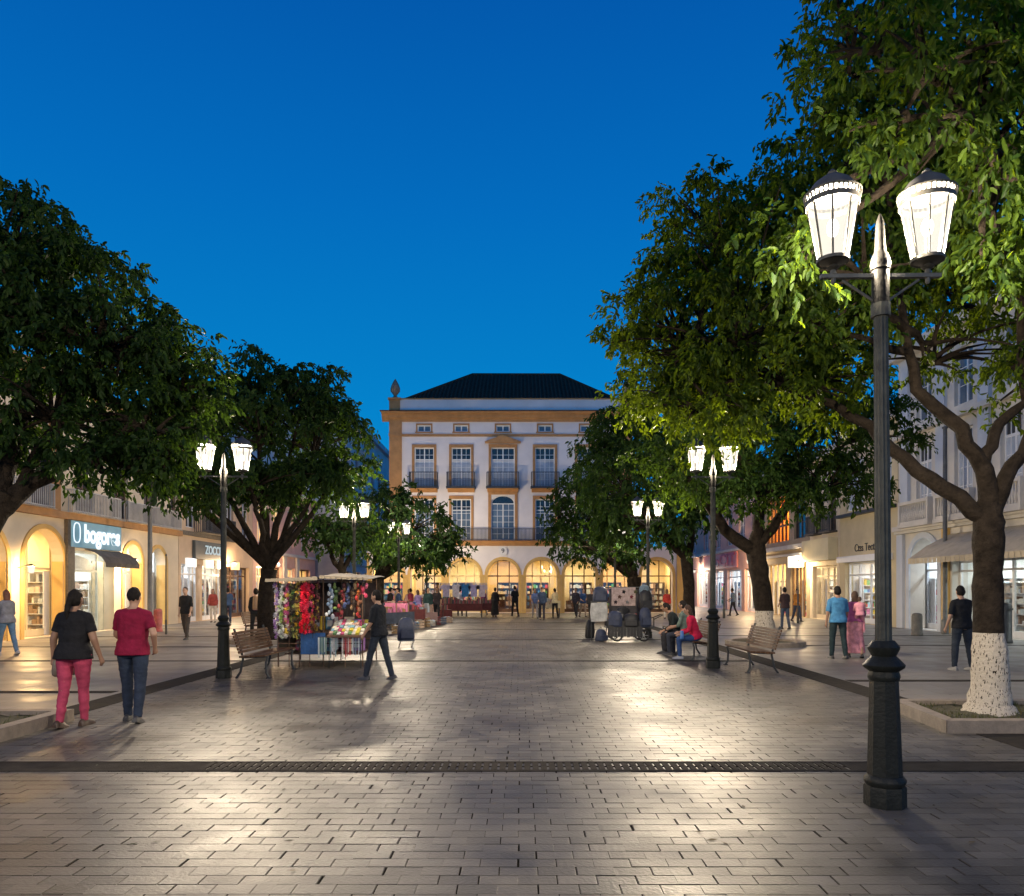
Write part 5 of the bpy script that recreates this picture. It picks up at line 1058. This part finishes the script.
# ------------------------------------------------------------------ flower and toy stall
def flower(mb, c, r, rg, n=6):
    c = Vector(c); ax = Vector((rg.uniform(-.5, .5), -1, rg.uniform(-.3, .5))).normalized(); u = ax.orthogonal().normalized(); v = ax.cross(u)
    vs = [c-ax*(-r*.25)]; 
    for i in range(2*n): a = math.pi*i/n; rr = r if i % 2 == 0 else r*.5; vs.append(c+(u*math.cos(a)+v*math.sin(a))*rr+ax*(-.02 if i % 2 else .015))
    vs.append(c-ax*r*.3); mb.add(vs, [(0, 1+i, 1+(i+1) % (2*n)) for i in range(2*n)]+[(2*n+1, 1+(i+1) % (2*n), 1+i) for i in range(2*n)])
SX, SY = -5.25, 16.2
st_ = thing('market_stall', 'flower and toy stall with cream canopy on poles', 'market stall', (SX, SY, 0))
f = MB()
for (a, b) in ((0.03, 0.02), (1.25, 0), (2.3, .05), (0.05, 1.6), (1.25, 1.6), (2.3, 1.6)): f.tube([(a, b, 0), (a, b, 1.93)], .018, 8)
for z in (.5, .72, 1.86): f.tube([(.03, .02, z), (1.25, 0, z), (2.3, .05, z)], .014, 6); f.tube([(.05, 1.6, z), (2.3, 1.6, z)], .014, 6)
for a, b in ((.35, -.05), (.62, -.04), (.9, -.04), (1.55, -.03), (1.85, -.02)): f.tube([(a, b, 0), (a, b, .74)], .011, 6)
f.build('frame', M_brown, st_)
def canopy(pts, name):
    q = MB(); N = 12; vs = []
    A, B, C, D = [Vector(p) for p in pts]
    for j in range(N+1):
        for i in range(N+1):
            u, v = i/N, j/N; p = A.lerp(B, u).lerp(D.lerp(C, u), v); p.z -= .05*math.sin(math.pi*u)*math.sin(math.pi*v)+.008*math.sin(u*19+v*7); vs.append(p)
    for p in list(vs): vs.append(p-Vector((0, 0, .012)))
    K = (N+1)**2; q.add(vs, [(j*(N+1)+i, j*(N+1)+i+1, (j+1)*(N+1)+i+1, (j+1)*(N+1)+i) for j in range(N) for i in range(N)]+[(K+j*(N+1)+i, K+(j+1)*(N+1)+i, K+(j+1)*(N+1)+i+1, K+j*(N+1)+i+1) for j in range(N) for i in range(N)]); q.build(name, M_canvas, st_, True)
canopy([(-.15, -.3, 1.86), (1.22, -.35, 1.93), (1.22, 1.8, 2.0), (-.15, 1.8, 1.9)], 'canopy'); canopy([(1.2, -.25, 1.96), (2.5, -.1, 1.9), (2.5, 1.85, 1.98), (1.2, 1.85, 2.06)], 'canopy')
MB().box(.1, 2.2, .1, 1.5, .72, .76).build('table_top', M_brown, st_)
MB().box(-.02, 0, .05, 1.55, .3, 1.8).build('side_cloth', M_canvas, st_)
MB().box(.05, 2.3, 1.62, 1.64, .2, 1.84).build('back_cloth', pm('dark stall cloth', (.06, .045, .045), .9, .5, 4, .6), st_)
q = MB()
for i in range(9): q.box(-.16+i*.153, -.16+i*.153+.15, -.37, -.36, 1.83+.004*i, 1.895+.006*i)
for i in range(9): q.box(1.24+i*.14, 1.24+i*.14+.137, -.28+i*.014, -.27+i*.014, 1.90-.004*i, 1.965-.006*i)
q.build('valance', M_canvas, st_)
MB().box(.15, 2.2, .15, 1.45, .25, .28).build('lower_shelf', M_brown, st_)
strands = [(.17, 'violet and white', [(.4,.28,.55),(.7,.68,.7),(.3,.15,.4)], .06), (.31, 'white and lime', [(.75,.75,.72),(.35,.5,.12),(.55,.6,.5),(.2,.3,.1)], .06), (.45, 'pink and yellow', [(.6,.12,.3),(.75,.55,.08),(.7,.65,.6),(.5,.1,.25)], .065), (.6, 'green and black', [(.06,.14,.05),(.03,.03,.03),(.3,.32,.1),(.12,.1,.08)], .055), (.73, 'yellow sunflower', [(.75,.5,.04),(.08,.12,.04),(.5,.4,.1),(.1,.05,.03)], .065),
           (.89, 'scarlet', [(.75,.015,.04),(.65,.03,.08),(.85,.04,.10)], .075), (1.0, 'scarlet and rose', [(.7,.02,.06),(.8,.08,.16),(.6,.02,.05)], .07), (1.13, 'maroon and gold', [(.4,.03,.06),(.4,.25,.04),(.1,.04,.03),(.5,.06,.15)], .06), (1.27, 'dark brown and gold', [(.06,.035,.03),(.3,.2,.04),(.12,.03,.04)], .055)]
for k, (u, nm, cols, r) in enumerate(strands):
    t = thing('flower_strand', 'hanging strand of %s paper flowers on the stall' % nm, 'flower strand', (SX+u-.12, SY-.16-(.02 if k % 2 else 0), 0), 0, 'flower strands hanging on the stall front'); rg = random.Random(k+1)
    MB().tube([(0, .04, 1.88), (0, .03, .62)], .006, 5).build('cord', M_iron, t); m = MB(); z = 1.78
    while z > (.62 if k < 5 else .74):
        for _ in range(2): flower(m, (rg.uniform(-.055, .055), rg.uniform(-.05, .02), z+rg.uniform(-.03, .03)), r*rg.uniform(.75, 1.15), rg, rg.choice((5, 6, 7)))
        z -= .062
    m.build('flowers', multi('flowers '+nm, cols, .6), t)
tag(MB().box(-.33, .33, 0, .012, .28, .74).build('blue_cloth', pm('blue tarp', (.015, .075, .23), .4, .35, 4, .6, 14), None, loc=(SX+1.02, SY-.14, 0)), 'blue tarpaulin hanging from the front rail of the stall', 'tarpaulin')
for k in range(7): # bunches of toys hanging on the right half
    t = thing('toy_bunch', '%s hanging at the right half of the stall' % ('pale blue toy bunch', 'green leafy toy bunch', 'dark red toy bunch', 'navy cap bunch', 'brown toy bunch', 'orange and red toy bunch', 'pink and red balloon like bunch')[k], 'toys', (SX+1.42+k*.155, SY+.02+.04*(k % 3), 0), 0, 'toy bunches hanging in the stall'); rg = random.Random(50+k)
    cc = [[(.5,.6,.7),(.7,.72,.75),(.2,.3,.45)], [(.08,.16,.05),(.2,.3,.08),(.05,.06,.03)], [(.3,.04,.05),(.1,.03,.03),(.4,.2,.1)], [(.03,.05,.14),(.05,.06,.09),(.1,.14,.3)], [(.16,.08,.04),(.3,.2,.1),(.06,.04,.03)], [(.5,.15,.03),(.5,.04,.04),(.25,.1,.05)], [(.6,.05,.12),(.7,.15,.25),(.4,.03,.08)]][k]
    MB().tube([(0, 0, 1.88), (0, 0, 1.1)], .006, 5).build('cord', M_iron, t); m = MB(); z = 1.76
    while z > (1.0, 1.2, 1.12, 1.3, 1.1, 1.05, 1.5)[k]:
        m.ball((rg.uniform(-.07, .07), rg.uniform(-.06, .05), z), (rg.uniform(.03, .06), .035, rg.uniform(.03, .07)), 7, 5); z -= .045
    m.build('toys', multi('toys %d' % k, cc, .5), t)
rg = random.Random(9)
tb = thing('display_tray', 'slanted tray of bright packets on the right of the stall', 'tray', (SX+1.45, SY-.35, 0))
q = MB(); q.prism([(0, .68), (.75, .98), (.75, .95), (0, .65)], 0, .95, 'x'); q.build('board', M_brown, tb); q = MB()
for i in range(9):
    for j in range(5):
        M = Matrix.Translation((.05+i*.1, .06+j*.135, .705+j*.054)) @ Matrix.Rotation(R(22), 4, 'X'); q.box(0, .088, 0, .12, 0, rg.uniform(.015, .06), M)
q.build('packets', multi('packets', [(.75,.62,.08),(.7,.7,.66),(.55,.1,.2),(.25,.45,.55),(.7,.45,.35),(.15,.3,.12),(.8,.75,.6)]), tb)
for q_ in ((.06, .03), (.9, .03)): MB().tube([(q_[0], q_[1], 0), (q_[0], q_[1], .66)], .012, 6).build('leg', M_iron, tb)
for k, (u, nm, cols) in enumerate(((1.32, 'clear and green bottles', [(.3,.42,.35),(.6,.65,.65),(.15,.25,.2)]), (1.62, 'silver and teal trinkets', [(.5,.55,.55),(.1,.3,.32),(.7,.7,.7)]), (1.95, 'red and white ribbons', [(.55,.05,.07),(.7,.66,.62),(.4,.1,.1)]), (2.22, 'grey blue ribbons', [(.2,.3,.38),(.5,.55,.6),(.08,.12,.18)]))):
    t = thing('ribbon_bunch', '%s dangling below the packet tray' % nm, 'trinkets', (SX+u, SY-.3, 0), 0, 'trinkets under the tray'); m = MB(); r_ = random.Random(k)
    MB().tube([(-.12, 0, .66), (.12, 0, .66)], .008, 5).build('rod', M_iron, t)
    for i in range(10): u0 = -.11+i*.024; m.box(u0, u0+.015, -.006*(i % 3)-.004, -.006*(i % 3)+.002, .66-r_.uniform(.25, .48), .652)
    m.build('ribbons', multi('ribbons %d' % k, cols), t)
tag(MB().box(-.2, .2, 0, .3, 0, .34).box(-.21, .21, -.01, .31, .34, .37).build('storage_crate', pm('ochre crate', (.4, .25, .08), .6, .25, 4), None, loc=(SX+.3, SY+.6, .76)), 'ochre crate on the stall table behind the flower strands', 'crate')
# ------------------------------------------------------------------ market tables, clothes stall, loaded handcart
def table(label, x, y, rz, w, dep, h, cloth, goods, seed, grp='market tables'):
    t = thing('market_table', label, 'table', (x, y, 0), R(rz), grp)
    MB().box(-w/2, w/2, -dep/2, dep/2, h-.03, h).build('table_top', M_brown, t)
    for a in (-1, 1):
        for b in (-1, 1): MB().box(a*(w/2-.05)-.02, a*(w/2-.05)+.02, b*(dep/2-.05)-.02, b*(dep/2-.05)+.02, 0, h-.03).build('leg', M_iron, t)
    if cloth: MB().box(-w/2-.01, w/2+.01, -dep/2-.015, -dep/2-.003, h-.42, h+.003).build('cloth', cloth, t)
    rg = random.Random(seed); u = -w/2+.05; k = 0
    while u < w/2-.2:
        bw_ = rg.uniform(.16, .34); bh = rg.uniform(.12, .42); q = MB(); n = rg.randint(3, 6)
        for i in range(n):
            a0 = u+bw_*i/n; q.box(a0, a0+bw_/n*.88, -dep*.35+rg.uniform(-.05, .05), dep*.3, h+.001, h+bh*rg.uniform(.5, 1))
        q.build('goods', goods, t); u += bw_+.03; k += 1
    return t
M_redc = pm('dark red table cloth', (.10, .02, .02), .8, .3, 5, .3); M_pinkc = pm('dusty pink cloth', (.22, .14, .13), .8, .25, 5, .3); M_bluec = pm('slate blue cloth', (.045, .06, .09), .8, .3, 5, .3)
table('market table with dark red cloth below the hanging white shirts', at(460, 43.5)[0], 43.5, 0, 2.6, .9, .8, M_redc, M_dgoods, 1)
table('market table with red goods right of the hanging shirts', at(480, 44.5)[0], 44.5, 8, 1.7, .8, .8, M_redc, M_dgoods, 2)
table('market table with pink cloth left of the person in lilac', at(405, 36)[0], 36, 30, 2.0, .8, .78, M_pinkc, M_goods, 3)
table('low market table stacked with pale goods near the lilac top', at(418, 34)[0], 34, 25, 1.6, .7, .6, M_pinkc, M_lgoods, 4)
table('market table with slate blue cloth nearest the flower stall', at(392, 28.5)[0], 28.5, 60, 1.8, .7, .78, M_bluec, M_goods, 5)
table('market table with crowded brown goods by the small tree', at(402, 31.5)[0], 31.5, 45, 1.8, .8, .8, M_redc, M_dgoods, 6)
table('long market table far left before the arcade', at(412, 44)[0], 44, 5, 2.4, .8, .8, M_pinkc, M_dgoods, 7)
table('market table before the dark arch right of the lamp', at(438, 46)[0], 46, 0, 1.6, .8, .8, M_redc, M_goods, 8)
table('white counter table before the fourth arch of the mansion', at(549, 44)[0], 44, 0, 1.3, .6, .95, pm('cream cloth', (.65, .55, .35), .8), M_lgoods, 9)
table('crowded market table with mixed goods, middle of the left row', at(425, 38.5)[0], 38.5, -10, 1.8, .8, .8, M_pinkc, M_dgoods, 10)
table('small market table with red cloth behind the navy hat', at(388, 31)[0], 34.5, 20, 1.5, .7, .8, M_redc, M_goods, 11)
table('low table of dark goods at the right end of the market row', at(440, 40)[0], 40, 15, 1.2, .6, .55, M_redc, M_dgoods, 12)
rg = random.Random(31)
for k in range(10):
    px_ = 392+k*5.6; d_ = 29+k*.95; w_ = rg.uniform(.3, .5); cc_ = [(.3,.2,.1),(.5,.48,.42),(.2,.05,.05),(.1,.12,.16),(.4,.3,.22)][k % 5]
    tg = thing('market_crate', '%s crate on the paving before the market tables, %s from the front' % (('tan', 'cream', 'maroon', 'slate', 'straw')[k % 5], ('nearer one' if k < 5 else 'farther one')), 'crate', (at(px_, d_)[0]+.35, d_-.9, 0), R(rg.uniform(-25, 25)), 'crates along the market row'); q = MB(); h_ = rg.uniform(.22, .42)
    for z in (0, h_*.36, h_*.72):
        q.box(-w_/2, w_/2, -.16, -.145, z, z+h_*.26).box(-w_/2, w_/2, .145, .16, z, z+h_*.26).box(-w_/2, -w_/2+.015, -.143, .143, z, z+h_*.26).box(w_/2-.015, w_/2, -.143, .143, z, z+h_*.26)
    q.box(-w_/2+.016, w_/2-.016, -.143, .143, .01, .03); q.build('slats', pm('crate %d' % (k % 5), cc_, .7, .3, 6), tg); q = MB()
    for j in range(6): q.ball((rg.uniform(-w_*.36, w_*.36), rg.uniform(-.1, .1), h_*.85), (.07, .07, .06), 8, 6)
    q.build('contents', M_goods if k % 2 else M_lgoods, tg)
def shirt_mesh(mat, name, parent, w=.6, h=.75):
    q = MB(); q.prism([(-w*.32, 0), (w*.32, 0), (w*.33, h*.6), (w*.52, h*.55), (w*.6, h*.78), (w*.3, h), (w*.12, h), (0, h*.94), (-w*.12, h), (-w*.3, h), (-w*.6, h*.78), (-w*.52, h*.55), (-w*.33, h*.6)], -.03, .03); return q.build(name, mat, parent)
rk = thing('clothes_rack', 'metal rack of shirts before the left arches of the mansion', 'clothes rack', (at(463, 44.5)[0], 44.5, 0)); q = MB()
for a in (-1.4, 1.4): q.tube([(a, 0, 0), (a, 0, 2.0)], .025, 6)
q.tube([(-1.4, 0, 1.98), (1.4, 0, 1.98)], .02, 6); q.build('frame', M_steel, rk)
for k, (u, nm, c) in enumerate(((-1.0, 'pale lilac', (.55,.5,.62)), (-.42, 'white', (.75,.74,.74)), (.12, 'bright blue', (.05,.22,.45)), (.65, 'lavender', (.5,.46,.66)), (1.12, 'white and pink', (.7,.6,.6)))):
    t = thing('hanging_shirt', '%s shirt hanging on the rack before the mansion' % nm, 'shirt', (rk.location.x+u, 44.45, 1.18), 0, 'shirts on the rack'); shirt_mesh(fab('hung '+nm, c), 'cloth', t); MB().tube([(0, 0, .72), (0, .02, .8)], .008, 5).build('hanger', M_steel, t)
def backpack(label, loc, rz, w, h, dep, mat, name='back_pack'):
    t = thing(name, label, 'backpack', loc, R(rz)); b = MB(); loft(b, [(0, 0, 0, w*.46, dep*.42), (0, 0, h*.1, w*.5, dep*.5), (0, 0, h*.6, w*.48, dep*.46), (0, 0, h*.88, w*.38, dep*.36), (0, 0, h, w*.2, dep*.2)], Matrix(), 14); b.build('body', mat, t, True)
    q = MB(); q.box(-w*.33, w*.33, -dep*.62, -dep*.46, h*.1, h*.48); q.build('pocket', mat, t); MB().tube([(-.04, 0, h-.01), (-.03, 0, h+.06), (.03, 0, h+.06), (.04, 0, h-.01)], .009, 5).build('handle', M_iron, t); return t
M_navy = pm('navy nylon', (.025, .035, .07), .6, .3, 8, .2); M_blk = pm('black nylon', (.012, .012, .014), .55, .3, 8, .2)
cx, cy = at(629, 24.2)[0], 24.2
ct = thing('hand_cart', 'black handcart with spoked wheels loaded with goods on the right', 'cart', (cx, cy, 0)); q = MB()
q.box(-.75, .75, -.4, .4, .42, .47)
for a in (-.73, .73):
    for b in (-.38, .38): q.box(a-.02, a+.02, b-.02, b+.02, .47, 1.74 if b > 0 else .75)
q.box(-.75, .75, .36, .4, 1.2, 1.24).box(-.75, .75, .36, .4, 1.70, 1.74).tube([(.73, -.38, .7), (1.0, -.5, .85), (1.0, -.1, .85), (.73, .3, .7)], .018, 6); q.build('frame', M_iron, ct)
for (a, b) in ((-.45, -.45), (.4, -.45), (-.45, .43), (.4, .43)):
    wv = MB(); ring = [(a+.17*math.cos(k*math.pi/8), b, .2+.17*math.sin(k*math.pi/8)) for k in range(17)]; wv.tube(ring, .03, 6, False); o = wv.build('wheel', M_blk, ct)
    wv = MB()
    for k in range(6): wv.tube([(a, b, .2), (a+.16*math.cos(k*math.pi/3), b, .2+.16*math.sin(k*math.pi/3))], .008, 5)
    wv.ball((a, b, .2), .04); wv.build('spokes', M_steel, o)
q = MB()
for k in range(11): q.box(-.74+k*.1, -.74+k*.1+.096, -.52+.008*(k % 3), -.51+.008*(k % 3), .14+.02*(k % 2), .66)
q.build('drape', M_blk, ct)
q = MB(); q.box(-.6, .5, .3, .345, .5, 1.66); q.build('back_panel', pm('charcoal panel', (.05, .045, .05), .8, .4, 5, .5), ct)
tag(MB().box(-.48, .3, 0, .03, 0, .6).build('trinket_board', pm('rose board', (.4, .3, .28), .7, .4, 9, .5, 20), None, loc=(cx-.05, cy+.26, 1.12)), 'dusty rose trinket board standing on the handcart', 'board')
rg = random.Random(4)
for k in range(6):
    t = thing('trinket_card', '%s on the rose panel of the handcart' % ('dark oval trinket', 'small brown trinket', 'black bow trinket', 'grey trinket', 'wine red trinket', 'olive trinket')[k], 'trinket', (cx-.4+.13*k, cy+.235, 1.24+.17*(k % 3)), 0, 'trinkets on the handcart panel'); flower(mm := MB(), (0, 0, 0), .08, rg, 5); mm.build('body', multi('trinket %d' % k, [[(.03,.02,.03)], [(.12,.06,.04)], [(.01,.01,.01)], [(.2,.2,.2)], [(.2,.03,.05)], [(.1,.1,.04)]][k]), t)
t = thing('white_sack', 'white printed sack hanging at the left of the handcart', 'sack', (cx-.98, cy-.1, .62)); b = MB(); b.prism([(-.25, 0), (.25, .02), (.27, .3), (.24, .62), (-.25, .6), (-.28, .3)], -.09, .09); b.build('body', pm('white sack cloth', (.42, .42, .40), .8, .35, 5, 1, 10), t); b = MB(); b.tube([(-.24, 0, .66), (-.24, .02, -.61)], .02, 6); b.tube([(.24, 0, .66), (.24, .02, -.61)], .02, 6); b.tube([(-.26, 0, .64), (.26, 0, .64)], .02, 6); b.build('stand', M_iron, t)
for k, (a_, b_, w_, h_) in enumerate(((-.5, -.3, .5, .5), (.0, -.32, .55, .42), (.45, -.3, .42, .6), (-.2, .1, .6, .62), (-.95, -.3, .4, .38))):
    backpack('%s piled low on the handcart' % ('dark bundle with a bulging pocket', 'flat wide black bundle', 'upright black bundle', 'tall charcoal bundle behind the boxes', 'small dark bundle under the white sack')[k], (cx+a_, cy+b_-.1, .475 if k < 4 else .02), 15*k-20, w_, h_, .3, M_blk if k % 2 else M_navy, 'cloth_bundle')
backpack('big black backpack on the right end of the handcart', (cx+.52, cy-.05, .98), 10, .46, .66, .32, M_blk); backpack('grey blue backpack strapped above the black one', (cx+.5, cy+.05, 1.5), -10, .34, .3, .25, pm('grey blue nylon', (.12, .18, .22), .6, .3, 8))
backpack('black suitcase like backpack standing left of the white sack', (at(590, 25.5)[0], 25.5, 0), 8, .34, .62, .24, M_blk); backpack('dark round topped backpack above the white sack', (cx-.9, cy+.25, 1.25), 0, .5, .5, .3, M_navy)
for k in range(9):
    t = thing('goods_box', '%s on the bed of the handcart' % ('silver box', 'black shoe box', 'grey tin', 'dark bundle', 'teal box', 'small red box', 'white carton', 'brown parcel', 'navy pouch')[k], 'box', (cx-.62+.15*k, cy-.2+.1*(k % 2), .471), R(rg.uniform(-15, 15)), 'goods on the handcart bed'); h_ = rg.uniform(.16, .42)
    c_ = ((.4,.4,.42), (.02,.02,.02), (.2,.2,.2), (.04,.035,.04), (.1,.2,.2), (.35,.05,.05), (.6,.6,.58), (.2,.12,.06), (.03,.04,.1))[k]; MB().box(-.065, .065, -.14, .14, 0, h_).build('body', pm('box %d' % k, c_, .5, .2, 6), t); MB().box(-.068, .068, -.143, .143, h_+.001, h_+.03).build('lid', pm('box %d' % k, c_, .5), t)
backpack('navy rucksack standing right behind the man at the stall', (at(406, 21)[0], 21, .25), 20, .5, .62, .3, M_navy)
t = thing('folding_stool', 'small folding stool carrying the navy rucksack', 'stool', (at(406, 21)[0], 21, 0), R(20)); MB().box(-.2, .2, -.2, .2, .22, .25).build('seat', M_bluec, t); q = MB()
for a in (-.18, .18): q.tube([(a, -.18, 0), (a, .18, .22)], .012, 6); q.tube([(a, .18, 0), (a, -.18, .22)], .012, 6)
q.build('frame', M_steel, t)
rg = random.Random(77)
for k in range(14):
    w_, h_ = rg.uniform(.16, .3), rg.uniform(.15, .4); lv = .762 if k < 7 else .282
    tg = thing('toy_box', '%s %s of the toy stall' % (('pink', 'green', 'yellow', 'sky blue', 'maroon', 'cream', 'purple')[k % 7], 'toy box standing on the table top' if k < 7 else 'carton stowed on the low shelf'), 'box', (SX+.35+.27*(k % 7), SY+.75+.15*(k % 2), lv), R(rg.uniform(-20, 20)), 'boxes in the toy stall')
    cl = ((.5,.12,.25), (.08,.25,.08), (.6,.42,.05), (.15,.35,.5), (.25,.03,.06), (.6,.52,.4), (.25,.1,.35))[k % 7]; m_ = pm('toy box %d' % (k % 7), cl, .5, .2, 8)
    MB().box(-w_/2, w_/2, -.1, .1, 0, h_).build('body', m_, tg); MB().box(-w_*.35, w_*.35, -.104, -.1005, h_*.25, h_*.75).build('paper_label', M_frame, tg)
def wall_lamp(label, x, y, z, side, power, col):
    t = thing('wall_lamp', label, 'wall lamp', (x, y, z), 0, 'lamps on the side facades'); MB().tube([(side*.45, 0, .05), (0, 0, .18)], .015, 6).lathe([(.03, .18), (.12, .12), (.13, .1)], 10).build('bracket', M_iron, t)
    MB().lathe([(.07, -.12), (.11, .09)], 8, cap=False).build('lamp_glass', M_lampglass, t); L = bpy.data.lights.new('wall_light', 'POINT'); L.energy = power; L.color = col; L.shadow_soft_size = .06; link('wall_light', L, t, (0, 0, -.02))
wall_lamp('warm wall lamp on the pink building before the tall trunk', 15.7, 51.6, 3.5, 1, 1800, (1, .72, .4))
wall_lamp('wall lamp on the pink building beyond the red lettering', 15.7, 67.5, 3.2, 1, 1200, (1, .8, .6))
wall_lamp('bright wall lamp in the leftmost arch', -15.8, 24.25, 2.3, -1, 700, (1, .66, .3))
wall_lamp('wall lamp right of the blue shop sign', -15.8, 30.8, 2.75, -1, 900, (1, .75, .45))
wall_lamp('wall lamp on the peach building by the brown wooden shop', -15.8, 41.6, 3.0, -1, 1300, (1, .72, .42))
wall_lamp('wall lamp on the salmon building doorways', -15.8, 49.1, 3.2, -1, 1500, (1, .68, .38))
wall_lamp('wall lamp between the amber shop and the yellow box sign', 15.7, 42.3, 3.1, 1, 1200, (1, .75, .42))
# the stall is narrower than its builder's units: close its things up along the front
for o in list(COL.objects):
    if o.parent is None and SX-.4 < o.location.x < SX+2.6 and 15.7 < o.location.y < 17.9 and o.get('category') in ('market stall', 'flower strand', 'toys', 'tray', 'trinkets', 'crate', 'box', 'tarpaulin'):
        o.location.x = SX+(o.location.x-SX)*.8; o.scale.x *= .8
# fallen leaves and scraps on the paving
rg = np.random.default_rng(12); n = 260; P = np.stack([rg.normal(0, 1, n)*3.2+np.where(rg.uniform(0, 1, n) < .5, -4.2, 4.2), rg.uniform(4, 26, n)**1.0, np.full(n, .006)], 1); a = rg.uniform(0, 6.28, n); ln = rg.uniform(.02, .045, n); d = np.stack([np.cos(a), np.sin(a), rg.uniform(-.1, .25, n)], 1)*ln[:, None]; e = np.stack([-np.sin(a), np.cos(a), rg.uniform(-.1, .2, n)], 1)*(ln*.38)[:, None]
V = np.stack([P-d, P+e, P+d, P-e], 1); V[:, :, 2] = np.maximum(V[:, :, 2], .0045); me = npmesh('fallen_leaves', V.reshape(-1, 3), np.arange(n*4).reshape(-1, 4)); me.materials.append(multi('dry leaves', [(.05,.035,.015), (.09,.06,.02), (.03,.03,.012), (.12,.1,.07)], .8)); tag(link('fallen_leaves', me), 'scattered fallen leaves and scraps on the brick paving', 'fallen leaves', None, 'stuff')
